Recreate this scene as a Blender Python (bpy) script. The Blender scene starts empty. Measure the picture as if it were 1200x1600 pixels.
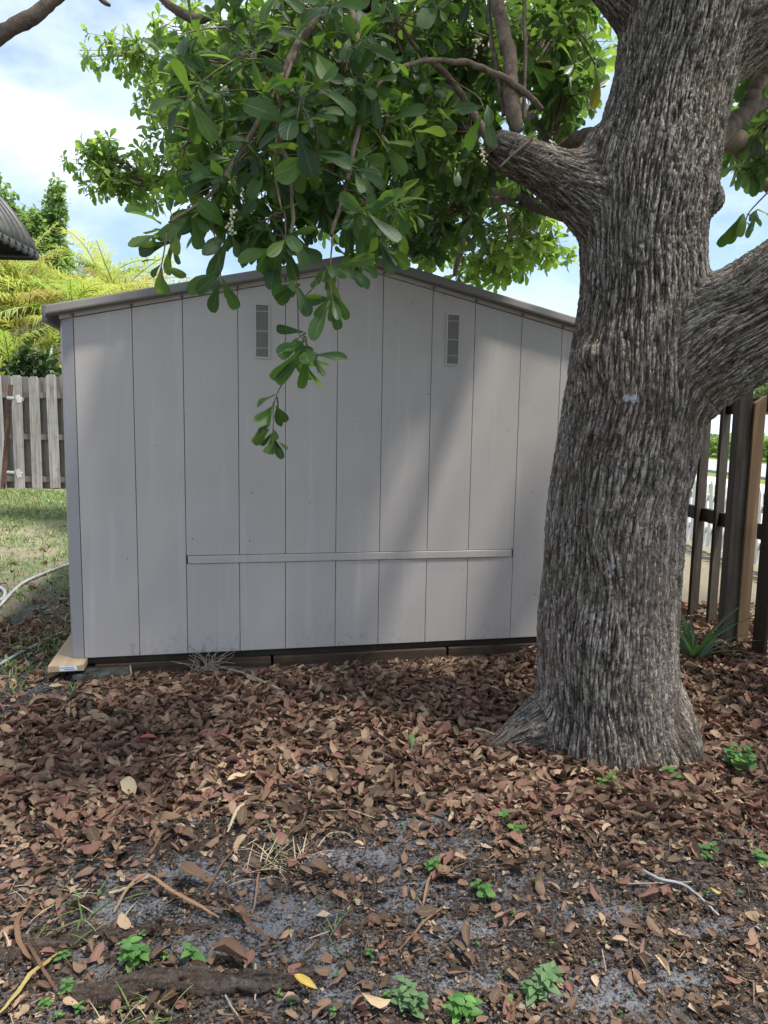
import bpy, bmesh, math, random
import numpy as np
from mathutils import Vector, Matrix

random.seed(7)
RNG = np.random.default_rng(11)
scene = bpy.context.scene
col = scene.collection

# ------------------------------------------------------------------ camera
F = 1110.0                                    # focal length in photo pixels (1200 x 1600)
PITCH, ROLL, H = math.radians(6.7335), math.radians(0.9711), 1.41
cp, sp, cr, sr = math.cos(PITCH), math.sin(PITCH), math.cos(ROLL), math.sin(ROLL)
FW = np.array([0, cp, -sp]); U0 = np.array([0, sp, cp]); R0 = np.array([1., 0, 0])
RT = cr * R0 + sr * U0
UP = -sr * R0 + cr * U0
CAM = np.array([0, 0, H])
cam_d = bpy.data.cameras.new('camera')
cam = bpy.data.objects.new('camera', cam_d)
col.objects.link(cam)
cam.matrix_world = Matrix(((RT[0], UP[0], -FW[0], 0), (RT[1], UP[1], -FW[1], 0), (RT[2], UP[2], -FW[2], H), (0, 0, 0, 1)))
cam_d.sensor_fit = 'VERTICAL'
cam_d.sensor_height = 36
cam_d.lens = 36 * F / 1600
cam_d.clip_start = 0.05
cam_d.clip_end = 2000
scene.camera = cam

# ------------------------------------------------------------------ light
SUN = Vector((0.34, -0.16, 0.9)).normalized()          # direction towards the sun (veiled by thin cloud)
world = bpy.data.worlds.new('World')
scene.world = world
world.use_nodes = True
wt = world.node_tree
wt.nodes.clear()
def wn(t, **k):
    n = wt.nodes.new(t)
    for a, b in k.items(): setattr(n, a, b)
    return n
sky = wn('ShaderNodeTexSky', sky_type='NISHITA', sun_disc=False)
sky.sun_elevation = math.asin(SUN.z)
sky.sun_rotation = math.atan2(SUN.x, SUN.y)
sky.air_density = 1.0
sky.dust_density = 1.5
tc = wn('ShaderNodeTexCoord')
mp = wn('ShaderNodeMapping'); mp.inputs['Scale'].default_value = (1.6, 1.6, 3.2); mp.inputs['Location'].default_value = (7.7, 3.3, 1.0)
nz = wn('ShaderNodeTexNoise'); nz.inputs['Scale'].default_value = 1.5; nz.inputs['Detail'].default_value = 7; nz.inputs['Roughness'].default_value = 0.56
rp = wn('ShaderNodeValToRGB'); rp.color_ramp.elements[0].position = 0.38; rp.color_ramp.elements[1].position = 0.60
nz2 = wn('ShaderNodeTexNoise'); nz2.inputs['Scale'].default_value = 3.4; nz2.inputs['Detail'].default_value = 6
rp2 = wn('ShaderNodeValToRGB')
rp2.color_ramp.elements[0].position = 0.36; rp2.color_ramp.elements[0].color = (4.0, 4.8, 5.9, 1)
rp2.color_ramp.elements[1].position = 0.64; rp2.color_ramp.elements[1].color = (5.9, 6.3, 6.8, 1)
mx = wn('ShaderNodeMix', data_type='RGBA')
bg = wn('ShaderNodeBackground'); bg.inputs['Strength'].default_value = 0.075
out = wn('ShaderNodeOutputWorld')
L = wt.links.new
L(tc.outputs['Generated'], mp.inputs['Vector']); L(mp.outputs[0], nz.inputs['Vector']); L(mp.outputs[0], nz2.inputs['Vector'])
L(nz.outputs['Fac'], rp.inputs['Fac']); L(nz2.outputs['Fac'], rp2.inputs['Fac'])
L(rp.outputs['Color'], mx.inputs['Factor']); L(sky.outputs[0], mx.inputs['A']); L(rp2.outputs['Color'], mx.inputs['B'])
L(mx.outputs['Result'], bg.inputs['Color']); L(bg.outputs[0], out.inputs['Surface'])

sun_d = bpy.data.lights.new('sun', 'SUN')
sun_d.energy = 2.4
sun_d.angle = math.radians(5)
sun_d.color = (1.0, 0.95, 0.86)
sun_o = bpy.data.objects.new('sun', sun_d)
col.objects.link(sun_o)
sun_o.rotation_euler = (-SUN).to_track_quat('-Z', 'Y').to_euler()
sun_o.location = (6, -3, 14)

scene.view_settings.view_transform = 'Standard'
scene.view_settings.look = 'None'
scene.view_settings.exposure = 1.72
scene.view_settings.gamma = 1
scene.view_settings.use_curve_mapping = False
scene.cycles.use_denoising = True
scene.cycles.max_bounces = 6
scene.cycles.diffuse_bounces = 4
scene.cycles.transparent_max_bounces = 8
scene.cycles.sample_clamp_indirect = 8

# ------------------------------------------------------------------ geometry helpers
def ray(px, py): return FW + RT * (px - 600) / F - UP * (py - 800) / F
def at(px, py, Y):
    d = ray(px, py); return CAM + d * (Y / d[1])
def gp(px, py, z=0.0):
    d = ray(px, py); return CAM + d * ((z - H) / d[2])
def pix(P):
    P = np.atleast_2d(P) - CAM
    d = P @ FW
    return 600 + F * (P @ RT) / d, 800 - F * (P @ UP) / d, d
def rpx(w, P):                     # radius in metres of a thing w pixels wide at P
    return 0.5 * w * float((np.asarray(P) - CAM) @ FW) / F

_perm = np.random.default_rng(5).permutation(256)
_perm = np.concatenate([_perm, _perm, _perm])
_grad = np.random.default_rng(6).normal(size=(256, 3)); _grad /= np.linalg.norm(_grad, axis=1)[:, None]
def noise3(x, y, z):
    x, y, z = np.broadcast_arrays(np.asarray(x, float), np.asarray(y, float), np.asarray(z, float))
    xi, yi, zi = np.floor(x), np.floor(y), np.floor(z)
    fx, fy, fz = x - xi, y - yi, z - zi
    xi, yi, zi = xi.astype(int) & 255, yi.astype(int) & 255, zi.astype(int) & 255
    s = lambda t: t * t * t * (t * (t * 6 - 15) + 10)
    u, v, w = s(fx), s(fy), s(fz)
    r = 0
    for a in (0, 1):
        for b in (0, 1):
            for c in (0, 1):
                g = _grad[_perm[_perm[_perm[(xi + a) & 255] + ((yi + b) & 255)] + ((zi + c) & 255)]]
                d = g[..., 0] * (fx - a) + g[..., 1] * (fy - b) + g[..., 2] * (fz - c)
                r = r + d * (u if a else 1 - u) * (v if b else 1 - v) * (w if c else 1 - w)
    return r
def sstep(a, b, x):
    t = np.clip((x - a) / (b - a), 0, 1); return t * t * (3 - 2 * t)

def mk_mesh(name, V, Fc, smooth=False, attrs=None, uv=None, mat=None):
    """V (n,3); Fc a list of tuples or an (m,k) array"""
    me = bpy.data.meshes.new(name)
    V = np.asarray(V, np.float32)
    if isinstance(Fc, np.ndarray):
        m, k = Fc.shape
        me.vertices.add(len(V)); me.vertices.foreach_set('co', V.ravel())
        me.loops.add(m * k); me.loops.foreach_set('vertex_index', Fc.astype(np.int32).ravel())
        me.polygons.add(m); me.polygons.foreach_set('loop_start', np.arange(0, m * k, k, dtype=np.int32))
        me.update(calc_edges=True)
    else:
        me.from_pydata(V.tolist(), [], [tuple(f) for f in Fc])
        me.update()
    if smooth: me.polygons.foreach_set('use_smooth', np.ones(len(me.polygons), bool))
    if uv is not None:
        lay = me.uv_layers.new(name='UVMap')
        vi = np.empty(len(me.loops), np.int32); me.loops.foreach_get('vertex_index', vi)
        lay.data.foreach_set('uv', np.asarray(uv, np.float32)[vi].ravel())
    for nm, arr in (attrs or {}).items():
        a = me.attributes.new(nm, 'FLOAT', 'POINT'); a.data.foreach_set('value', np.asarray(arr, np.float32))
    if mat: me.materials.append(mat)
    me.validate()
    return me

def tag(o, label=None, cat=None, group=None, kind=None):
    if label: o['label'] = label
    if cat: o['category'] = cat
    if group: o['group'] = group
    if kind: o['kind'] = kind
    return o
def link(name, me, parent=None, loc=(0, 0, 0), rot=(0, 0, 0)):
    o = bpy.data.objects.new(name, me); col.objects.link(o)
    o.parent = parent; o.location = loc; o.rotation_euler = rot
    return o
def thing(name, label, cat, loc=(0, 0, 0), rotz=0, group=None):
    return tag(link(name, None, None, tuple(loc), (0, 0, rotz)), label, cat, group)

class MB:
    def __init__(s): s.V = []; s.F = []
    def add(s, V, Fc):
        n = len(s.V); s.V += [tuple(v) for v in V]; s.F += [tuple(i + n for i in f) for f in Fc]; return s
    def box(s, c, d, rot=None):
        x, y, z = [k / 2 for k in d]
        V = [Vector(p) for p in ((-x, -y, -z), (x, -y, -z), (x, y, -z), (-x, y, -z), (-x, -y, z), (x, -y, z), (x, y, z), (-x, y, z))]
        if rot is not None: V = [rot @ v for v in V]
        c = Vector(c)
        return s.add([v + c for v in V], [(0, 3, 2, 1), (4, 5, 6, 7), (0, 1, 5, 4), (1, 2, 6, 5), (2, 3, 7, 6), (3, 0, 4, 7)])
    def prism(s, poly, ext, axis=1, o=0.0):
        """poly list of 2d points; extruded along axis (1: poly is x,z ; 0: poly is y,z ; 2: poly is x,y)"""
        n = len(poly); V = []
        for t in (o, o + ext):
            for a, b in poly: V.append({0: (t, a, b), 1: (a, t, b), 2: (a, b, t)}[axis])
        Fc = [tuple(range(n)), tuple(range(2 * n - 1, n - 1, -1))] + [(i, i + n, (i + 1) % n + n, (i + 1) % n) for i in range(n)]
        return s.add(V, Fc)
    def tube(s, pts, rad, n=8, cap=True):
        V, Fc = tube_arrays(pts, rad, n, cap); return s.add(V, Fc)
    def build(s, name, mat, parent=None, bevel=0, smooth=False, loc=(0, 0, 0), rot=(0, 0, 0)):
        me = mk_mesh(name, np.array(s.V), s.F, smooth, mat=mat)
        bm = bmesh.new(); bm.from_mesh(me); bmesh.ops.recalc_face_normals(bm, faces=bm.faces)
        if bevel: bmesh.ops.bevel(bm, geom=bm.edges[:], offset=bevel, segments=2, affect='EDGES', profile=0.6, clamp_overlap=True)
        bm.to_mesh(me); bm.free()
        return link(name, me, parent, loc, rot)

def frames(pts):
    P = np.asarray(pts, float); T = np.gradient(P, axis=0); T /= np.linalg.norm(T, axis=1)[:, None] + 1e-9
    a = np.array([0, 0, 1.]) if abs(T[0][2]) < 0.9 else np.array([0, 1., 0])
    N = np.cross(T[0], a); N /= np.linalg.norm(N); Ns = []
    for t in T:
        N = N - t * (N @ t); N /= np.linalg.norm(N) + 1e-9; Ns.append(N)
    Ns = np.array(Ns); return P, T, Ns, np.cross(T, Ns)
def tube_arrays(pts, rad, n=8, cap=True):
    P, T, A, B = frames(pts); rad = np.broadcast_to(rad, len(P))
    th = np.arange(n) * 2 * math.pi / n
    V = (P[:, None] + rad[:, None, None] * (np.cos(th)[None, :, None] * A[:, None] + np.sin(th)[None, :, None] * B[:, None])).reshape(-1, 3)
    Fc = []
    for i in range(len(P) - 1):
        for j in range(n):
            k = (j + 1) % n; Fc.append((i * n + j, i * n + k, (i + 1) * n + k, (i + 1) * n + j))
    if cap: Fc += [tuple(range(n - 1, -1, -1)), tuple((len(P) - 1) * n + j for j in range(n))]
    return V, Fc
def spline(pts, n):
    P = np.asarray(pts, float)
    if len(P) < 3:
        t = np.linspace(0, 1, n)[:, None]; return P[0] * (1 - t) + P[-1] * t
    d = np.r_[0, np.cumsum(np.linalg.norm(np.diff(P[:, :3], axis=0), axis=1) + 1e-6)]
    E = np.vstack([2 * P[0] - P[1], P, 2 * P[-1] - P[-2]])
    out_ = []
    for s in np.linspace(0, d[-1], n):
        i = min(max(np.searchsorted(d, s, 'right') - 1, 0), len(P) - 2)
        t = (s - d[i]) / (d[i + 1] - d[i]); p0, p1, p2, p3 = E[i:i + 4]
        out_.append(0.5 * (2 * p1 + (p2 - p0) * t + (2 * p0 - 5 * p1 + 4 * p2 - p3) * t * t + (3 * p1 - p0 - 3 * p2 + p3) * t ** 3))
    return np.array(out_)

def gz(x, y):
    """height of the yard"""
    x = np.asarray(x, float); y = np.asarray(y, float)
    z = 0.31 * sstep(5.0, 11.5, y) * sstep(0.5, -3.0, x)
    z = z + 0.022 * noise3(x * 1.3, y * 1.3, 3.3) * sstep(40, 15, np.hypot(x, y)) + 0.008 * noise3(x * 5, y * 5, 9.1) * sstep(14, 8, np.hypot(x, y))
    return z
def on_ground(px, py):
    p = gp(px, py)
    for _ in range(4): p = gp(px, py, float(gz(p[0], p[1])))
    return p

# ------------------------------------------------------------------ materials
class NT:
    def __init__(s, name):
        s.m = bpy.data.materials.new(name); s.m.use_nodes = True; s.t = s.m.node_tree; s.t.nodes.clear()
        s.out = s.t.nodes.new('ShaderNodeOutputMaterial')
    def n(s, typ, ins=None, **k):
        nd = s.t.nodes.new('ShaderNode' + typ)
        for a, b in k.items(): setattr(nd, a, b)
        for a, b in (ins or {}).items(): s.set(nd.inputs[a], b)
        return nd
    def set(s, sock, v):
        if isinstance(v, bpy.types.NodeSocket): s.t.links.new(v, sock)
        elif hasattr(v, 'outputs'): s.t.links.new(v.outputs[0], sock)
        else: sock.default_value = v
    def math(s, op, a, b=None, clamp=False):
        nd = s.n('Math', operation=op, use_clamp=clamp); s.set(nd.inputs[0], a)
        if b is not None: s.set(nd.inputs[1], b)
        return nd.outputs[0]
    def mix(s, f, a, b, blend='MIX'):
        nd = s.n('Mix', data_type='RGBA', blend_type=blend); s.set(nd.inputs['Factor'], f)
        s.set(nd.inputs['A'], a if not isinstance(a, tuple) else (*a, 1)[:4]); s.set(nd.inputs['B'], b if not isinstance(b, tuple) else (*b, 1)[:4])
        return nd.outputs['Result']
    def ramp(s, f, stops, interp='LINEAR'):
        nd = s.n('ValToRGB'); s.set(nd.inputs[0], f); e = nd.color_ramp.elements; nd.color_ramp.interpolation = interp
        while len(e) < len(stops): e.new(0.5)
        for k, (p, c) in zip(e, stops): k.position = p; k.color = (*c, 1) if isinstance(c, tuple) else (c, c, c, 1)
        return nd.outputs[0]
    def noise(s, vec, scale, detail=4, rough=0.55, dist=0):
        return s.n('TexNoise', {'Vector': vec, 'Scale': scale, 'Detail': detail, 'Roughness': rough, 'Distortion': dist}).outputs['Fac']
    def vscale(s, vec, sc, off=None):
        nd = s.n('Mapping', {'Scale': sc}); s.set(nd.inputs['Vector'], vec)
        if off is not None: s.set(nd.inputs['Location'], off)
        return nd.outputs[0]
    def bump(s, h, strength, dist):
        return s.n('Bump', {'Height': h, 'Strength': strength, 'Distance': dist}).outputs[0]
    def bsdf(s, color, rough=0.6, normal=None, spec=0.5, metal=0.0):
        nd = s.n('BsdfPrincipled'); s.set(nd.inputs['Base Color'], color if not isinstance(color, tuple) else (*color, 1)[:4])
        s.set(nd.inputs['Roughness'], rough); s.set(nd.inputs['Specular IOR Level'], spec); s.set(nd.inputs['Metallic'], metal)
        if normal is not None: s.set(nd.inputs['Normal'], normal)
        return nd
    def done(s, sh):
        s.t.links.new(sh.outputs[0], s.out.inputs['Surface']); return s.m
    def obj(s): return s.n('TexCoord').outputs['Object']
    def pos(s): return s.n('NewGeometry').outputs['Position']
    def orand(s): return s.n('ObjectInfo').outputs['Random']
    def attr(s, nm): return s.n('Attribute', attribute_name=nm).outputs['Fac']

def m_shed(name, base, dirt=True):
    t = NT(name); o = t.obj()
    big = t.noise(o, 1.6, 5); fine = t.noise(t.vscale(o, (160, 160, 7)), 1.0, 3, 0.6); spk = t.noise(o, 190, 2)
    c = t.mix(t.ramp(big, [(0.3, 0.0), (0.7, 1.0)]), tuple(k * 0.93 for k in base), tuple(k * 1.05 for k in base))
    c = t.mix(t.math('MULTIPLY', t.ramp(fine, [(0.35, 0.0), (0.7, 1.0)]), 0.12), c, tuple(k * 1.35 for k in base))
    c = t.mix(t.math('MULTIPLY', t.ramp(spk, [(0.5, 0.0), (0.72, 1.0)]), 0.14), c, (0.10, 0.10, 0.10))
    if dirt:
        ri = t.obj(); z = t.n('SeparateXYZ', {0: ri}).outputs[2]
        low = t.ramp(z, [(0.0, 1.0), (0.16, 0.0)])
        sp_ = t.ramp(t.noise(o, 26, 5, 0.7), [(0.52, 0.0), (0.66, 1.0)]); reg = t.ramp(t.noise(o, 2.3, 2), [(0.44, 0.0), (0.56, 1.0)])
        c = t.mix(t.math('MULTIPLY', t.math('MULTIPLY', low, sp_), t.math('MULTIPLY', reg, 0.75)), c, (0.17, 0.13, 0.09))
        vs = t.n('TexVoronoi', {'Vector': o, 'Scale': 7.0}); dots = t.ramp(vs.outputs['Distance'], [(0.028, 1.0), (0.045, 0.0)])
        c = t.mix(t.math('MULTIPLY', dots, 0.7), c, (0.06, 0.05, 0.045))
        drip = t.math('MULTIPLY', t.ramp(t.noise(t.vscale(o, (30, 30, 0.7)), 1.0, 5, 0.65), [(0.60, 0.0), (0.78, 1.0)]), t.ramp(t.noise(o, 1.9, 3), [(0.42, 0.0), (0.62, 1.0)]))
        c = t.mix(t.math('MULTIPLY', drip, 0.30), c, (0.17, 0.155, 0.14))
        smg = t.math('MULTIPLY', t.ramp(t.noise(o, 9, 6, 0.7), [(0.56, 0.0), (0.70, 1.0)]), t.ramp(t.noise(o, 1.3, 2), [(0.5, 0.0), (0.62, 1.0)]))
        c = t.mix(t.math('MULTIPLY', smg, 0.14), c, (0.20, 0.185, 0.17))
        stv = t.ramp(t.noise(t.vscale(o, (14, 14, 0.9)), 1.0, 4, 0.6), [(0.55, 0.0), (0.8, 1.0)])
        c = t.mix(t.math('MULTIPLY', stv, 0.20), c, (0.75, 0.75, 0.78))
    b = t.bump(fine, 0.16, 0.0015)
    return t.done(t.bsdf(c, t.ramp(big, [(0.3, 0.42), (0.7, 0.55)]), b, 0.45))
def m_plain(name, color, rough=0.7, nscale=20, var=0.25, spec=0.35, metal=0, bump=0.0):
    t = NT(name); o = t.obj(); f = t.noise(o, nscale, 5, 0.6)
    c = t.mix(t.ramp(f, [(0.3, 0.0), (0.7, 1.0)]), tuple(k * (1 - var) for k in color), tuple(min(1, k * (1 + var)) for k in color))
    return t.done(t.bsdf(c, rough, t.bump(f, bump, 0.004) if bump else None, spec, metal))
def m_wood(name, dark, light, axis=2, scale=1.0, moss=0.0, rough=0.85, ring=0.0):
    t = NT(name); rnd = t.orand()
    off = t.n('CombineXYZ', {0: t.math('MULTIPLY', rnd, 31.0), 1: t.math('MULTIPLY', rnd, 17.0), 2: t.math('MULTIPLY', rnd, 53.0)}).outputs[0]
    sc = [38 * scale] * 3; sc[axis] = 1.6 * scale
    o = t.n('VectorMath', {0: t.obj(), 1: off}, operation='ADD').outputs[0]
    g = t.noise(t.vscale(o, tuple(sc)), 1.0, 6, 0.62, 0.6); big = t.noise(o, 2.2, 4)
    c = t.mix(t.ramp(g, [(0.32, 0.0), (0.68, 1.0)]), dark, light)
    if ring:
        sc2 = [9 * scale] * 3; sc2[axis] = 0.7 * scale
        w = t.n('TexWave', {'Vector': t.vscale(o, tuple(sc2)), 'Scale': 1.4, 'Distortion': 6.0, 'Detail': 2.0, 'Detail Scale': 0.6}, wave_type='RINGS').outputs['Fac']
        c = t.mix(t.math('MULTIPLY', t.ramp(w, [(0.4, 0.0), (0.75, 1.0)]), ring), c, tuple(k * 0.45 for k in light))
    c = t.mix(t.ramp(big, [(0.35, 0.0), (0.75, 0.55)]), c, tuple(0.55 * k for k in light))
    c = t.mix(t.math('MULTIPLY', rnd, 0.35), c, tuple(0.6 * k for k in light))
    if moss:
        mm = t.ramp(t.noise(o, 7, 5, 0.65), [(0.5, 0.0), (0.68, 1.0)]); c = t.mix(t.math('MULTIPLY', mm, moss), c, (0.10, 0.12, 0.05))
    return t.done(t.bsdf(c, rough, t.bump(g, 0.6, 0.004), 0.2))
def m_leaf(name, stops, tr_stops, tr=0.38, rough=0.38, vein=0.5, spec=0.5, ovar=1.0):
    t = NT(name)
    r = t.math('FRACT', t.math('ADD', t.math('MULTIPLY', t.orand(), ovar), t.attr('rnd')))
    uv = t.n('SeparateXYZ', {0: t.n('UVMap').outputs[0]})
    u = t.math('ABSOLUTE', t.math('SUBTRACT', uv.outputs[0], 0.5)); v = uv.outputs[1]
    c = t.ramp(r, stops); ct = t.ramp(r, tr_stops)
    mid = t.ramp(u, [(0.015, 1.0), (0.05, 0.0)])
    sv = t.math('ABSOLUTE', t.math('SUBTRACT', t.math('FRACT', t.math('MULTIPLY', t.math('SUBTRACT', v, t.math('MULTIPLY', u, 0.55)), 8.0)), 0.5))
    side = t.ramp(sv, [(0.0, 1.0), (0.10, 0.0)])
    vv = t.math('MAXIMUM', mid, t.math('MULTIPLY', side, 0.4))
    blot = t.ramp(t.noise(t.obj(), 34, 4), [(0.35, 0.0), (0.7, 1.0)])
    if tr > 0.37:
        sp_ = t.math('MULTIPLY', t.ramp(t.noise(t.pos(), 130, 4, 0.65), [(0.62, 0.0), (0.70, 1.0)]), t.ramp(t.noise(t.pos(), 11, 2), [(0.45, 0.0), (0.6, 1.0)])); c = t.mix(t.math('MULTIPLY', sp_, 0.7), c, (0.16, 0.11, 0.04)); ct = t.mix(t.math('MULTIPLY', sp_, 0.7), ct, (0.2, 0.14, 0.04))
    c = t.mix(t.math('MULTIPLY', blot, 0.35), c, t.mix(0.5, c, (0.05, 0.06, 0.02)))
    c = t.mix(t.math('MULTIPLY', vv, vein), c, t.mix(0.5, c, (0.30, 0.42, 0.18)))
    nb = t.bump(t.math('SUBTRACT', 1.0, vv), 0.35, 0.003)
    p = t.bsdf(c, rough, nb, spec)
    if tr <= 0: return t.done(p)
    tl = t.n('BsdfTranslucent'); t.set(tl.inputs['Color'], ct); t.set(tl.inputs['Normal'], nb)
    mxs = t.n('MixShader'); t.set(mxs.inputs[0], tr); t.t.links.new(p.outputs[0], mxs.inputs[1]); t.t.links.new(tl.outputs[0], mxs.inputs[2])
    return t.done(mxs)

M = {}
SG = (0.425, 0.39, 0.37)
M['panel'] = m_shed('shed_panel_paint', SG)
M['trim'] = m_shed('shed_trim_paint', (0.165, 0.150, 0.142), False)
M['corner'] = m_shed('shed_corner_shaded', (0.29, 0.28, 0.285), False)  # darker than the panels: shade of the angled faces put into the colour
M['vent'] = m_plain('vent_dark_mesh', (0.06, 0.058, 0.055), 0.7)
M['bolt'] = m_plain('bolt_steel', (0.12, 0.12, 0.12), 0.5, metal=0.6)
M['beam'] = m_wood('damp_dark_timber', (0.018, 0.014, 0.012), (0.10, 0.062, 0.045), axis=0, scale=0.9, moss=0.3)
M['skid'] = m_wood('blackened_timber', (0.008, 0.007, 0.006), (0.05, 0.038, 0.030), axis=0, moss=0.2)
M['concrete'] = m_plain('mossy_concrete', (0.05, 0.053, 0.046), 0.95, 22, 0.8, 0.1, bump=0.8)
M['fence'] = m_wood('weathered_grey_fence', (0.14, 0.125, 0.11), (0.56, 0.53, 0.50), moss=0.3)
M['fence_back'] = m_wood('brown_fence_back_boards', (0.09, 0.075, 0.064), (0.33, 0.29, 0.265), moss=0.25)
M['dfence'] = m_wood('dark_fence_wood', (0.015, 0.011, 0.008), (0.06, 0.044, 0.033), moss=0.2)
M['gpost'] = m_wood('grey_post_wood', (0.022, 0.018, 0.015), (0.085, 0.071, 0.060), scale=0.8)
M['newwood'] = m_wood('new_pine_wood', (0.15, 0.085, 0.045), (0.29, 0.185, 0.105), scale=0.8, ring=0.75, rough=0.7)
M['lumber'] = m_wood('pale_lumber', (0.36, 0.25, 0.15), (0.62, 0.47, 0.31), axis=1, scale=0.7, ring=0.4, rough=0.75)
M['white'] = m_plain('white_paint', (0.78, 0.78, 0.78), 0.5, 6, 0.06)
M['rust'] = m_plain('rusty_steel', (0.11, 0.062, 0.045), 0.85, 30, 0.5, bump=0.4)
M['galv'] = m_plain('galvanised_steel', (0.42, 0.42, 0.43), 0.45, 14, 0.15, metal=0.5)
M['hose'] = m_plain('pale_hose', (0.30, 0.31, 0.31), 0.5, 8, 0.2)
M['awning'] = m_plain('dark_awning_metal', (0.085, 0.085, 0.085), 0.45, 9, 0.35)
M['awning_light'] = m_plain('awning_worn_metal', (0.075, 0.075, 0.073), 0.4, 9, 0.35)
M['paper'] = m_plain('paper_sticker', (0.72, 0.74, 0.78), 0.6, 40, 0.05)
M['ink'] = m_plain('blue_ink', (0.08, 0.12, 0.28), 0.6)
M['asphalt'] = m_plain('road_asphalt', (0.30, 0.30, 0.31), 0.9, 40, 0.12)
M['pave'] = m_plain('pavement_concrete', (0.52, 0.52, 0.51), 0.9, 6, 0.1)
M['twig'] = m_plain('twig_bark', (0.135, 0.098, 0.07), 0.8, 40, 0.35, 0.2, bump=0.4)
def m_branch():
    t = NT('branch_bark'); o = t.obj(); a = t.noise(o, 22, 5, 0.65); b = t.noise(o, 120, 4, 0.7); c_ = t.noise(o, 5, 3)
    c = t.mix(t.ramp(a, [(0.32, 0.0), (0.68, 1.0)]), (0.070, 0.050, 0.038), (0.20, 0.150, 0.115))
    c = t.mix(t.ramp(b, [(0.5, 0.0), (0.75, 0.5)]), c, (0.30, 0.26, 0.22)); c = t.mix(t.ramp(c_, [(0.5, 0.0), (0.7, 0.4)]), c, (0.12, 0.125, 0.085))
    return t.done(t.bsdf(c, 0.85, t.bump(t.math('ADD', a, t.math('MULTIPLY', b, .6)), 0.9, 0.006), 0.15))
M['branch'] = m_branch()
M['greytwig'] = m_plain('dead_grey_twig', (0.30, 0.25, 0.20), 0.85, 40, 0.3, 0.2)
def m_log():
    t = NT('rotting_log'); o = t.obj(); a = t.noise(t.vscale(o, (6, 42, 42)), 1.0, 6, 0.7, 0.5); b = t.noise(o, 16, 5, 0.7); f = t.noise(o, 110, 4, 0.7)
    c = t.mix(t.ramp(a, [(0.36, 0.0), (0.66, 1.0)]), (0.010, 0.009, 0.008), (0.15, 0.125, 0.108))
    c = t.mix(t.ramp(b, [(0.42, 0.0), (0.6, 0.8)]), c, t.mix(f, (0.022, 0.017, 0.014), (0.11, 0.075, 0.055))); c = t.mix(t.ramp(f, [(0.58, 0.0), (0.74, 0.6)]), c, (0.27, 0.25, 0.235))
    return t.done(t.bsdf(c, 0.9, t.bump(t.math('ADD', a, t.math('ADD', b, f)), 1.0, 0.012), 0.12))
M['log'] = m_log()
M['flower'] = m_plain('pale_flower', (0.55, 0.55, 0.38), 0.7, 60, 0.2)

# fresh leaves
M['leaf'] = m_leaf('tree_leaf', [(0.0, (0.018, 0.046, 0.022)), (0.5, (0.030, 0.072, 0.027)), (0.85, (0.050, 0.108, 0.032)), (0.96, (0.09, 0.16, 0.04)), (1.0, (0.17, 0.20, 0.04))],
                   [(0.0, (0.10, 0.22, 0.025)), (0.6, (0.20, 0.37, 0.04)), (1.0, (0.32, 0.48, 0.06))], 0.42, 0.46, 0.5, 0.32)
M['leaf_hazy'] = m_leaf('tree_leaf_hazy', [(0.0, (0.055, 0.115, 0.03)), (0.6, (0.095, 0.175, 0.04)), (1.0, (0.15, 0.23, 0.06))],  # far copy of the leaf, haze and glare put into its brighter colour
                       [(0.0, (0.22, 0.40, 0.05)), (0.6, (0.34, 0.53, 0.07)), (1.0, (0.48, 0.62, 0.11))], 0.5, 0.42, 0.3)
M['leaf_backlit'] = m_leaf('tree_leaf_backlit', [(0.0, (0.022, 0.055, 0.024)), (0.5, (0.040, 0.090, 0.028)), (1.0, (0.085, 0.155, 0.038))],  # brighter copy of the leaf, with backlight put into the colour
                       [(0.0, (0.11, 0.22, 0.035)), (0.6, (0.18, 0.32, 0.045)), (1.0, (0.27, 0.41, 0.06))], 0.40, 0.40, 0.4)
M['leaf_sick'] = m_leaf('yellowing_leaf', [(0, (0.20, 0.18, 0.02)), (1, (0.15, 0.17, 0.03))], [(0, (0.4, 0.36, 0.03)), (1, (0.4, 0.36, 0.03))], 0.4, 0.4)
M['weed'] = m_leaf('weed_leaf', [(0, (0.055, 0.15, 0.035)), (0.6, (0.08, 0.21, 0.045)), (1, (0.13, 0.28, 0.06))], [(0, (0.16, 0.36, 0.04)), (1, (0.26, 0.46, 0.07))], 0.3, 0.5, 0.4)
M['weed_dull'] = m_leaf('dull_weed_leaf', [(0, (0.075, 0.15, 0.065)), (1, (0.12, 0.21, 0.085))], [(0, (0.16, 0.3, 0.06)), (1, (0.2, 0.36, 0.08))], 0.25, 0.6, 0.4)
M['lily'] = m_leaf('strap_plant_leaf', [(0, (0.018, 0.05, 0.018)), (1, (0.05, 0.10, 0.03))], [(0, (0.08, 0.2, 0.03)), (1, (0.1, 0.24, 0.04))], 0.2, 0.4, 0.2)
M['palm'] = m_leaf('palm_leaf', [(0, (0.19, 0.30, 0.07)), (0.5, (0.32, 0.42, 0.10)), (1, (0.46, 0.50, 0.15))], [(0, (0.45, 0.62, 0.10)), (1, (0.7, 0.7, 0.15))], 0.42, 0.45, 0.0)
M['palm_yellow'] = m_leaf('yellow_palm_leaf', [(0, (0.38, 0.37, 0.11)), (1, (0.48, 0.38, 0.12))], [(0, (0.6, 0.55, 0.14)), (1, (0.62, 0.5, 0.15))], 0.35, 0.5, 0.0)
M['palm_dead'] = m_leaf('dead_palm_leaf', [(0, (0.42, 0.35, 0.27)), (1, (0.55, 0.49, 0.42))], [(0, (0.4, 0.33, 0.2)), (1, (0.4, 0.33, 0.2))], 0.15, 0.7, 0.0)
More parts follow.
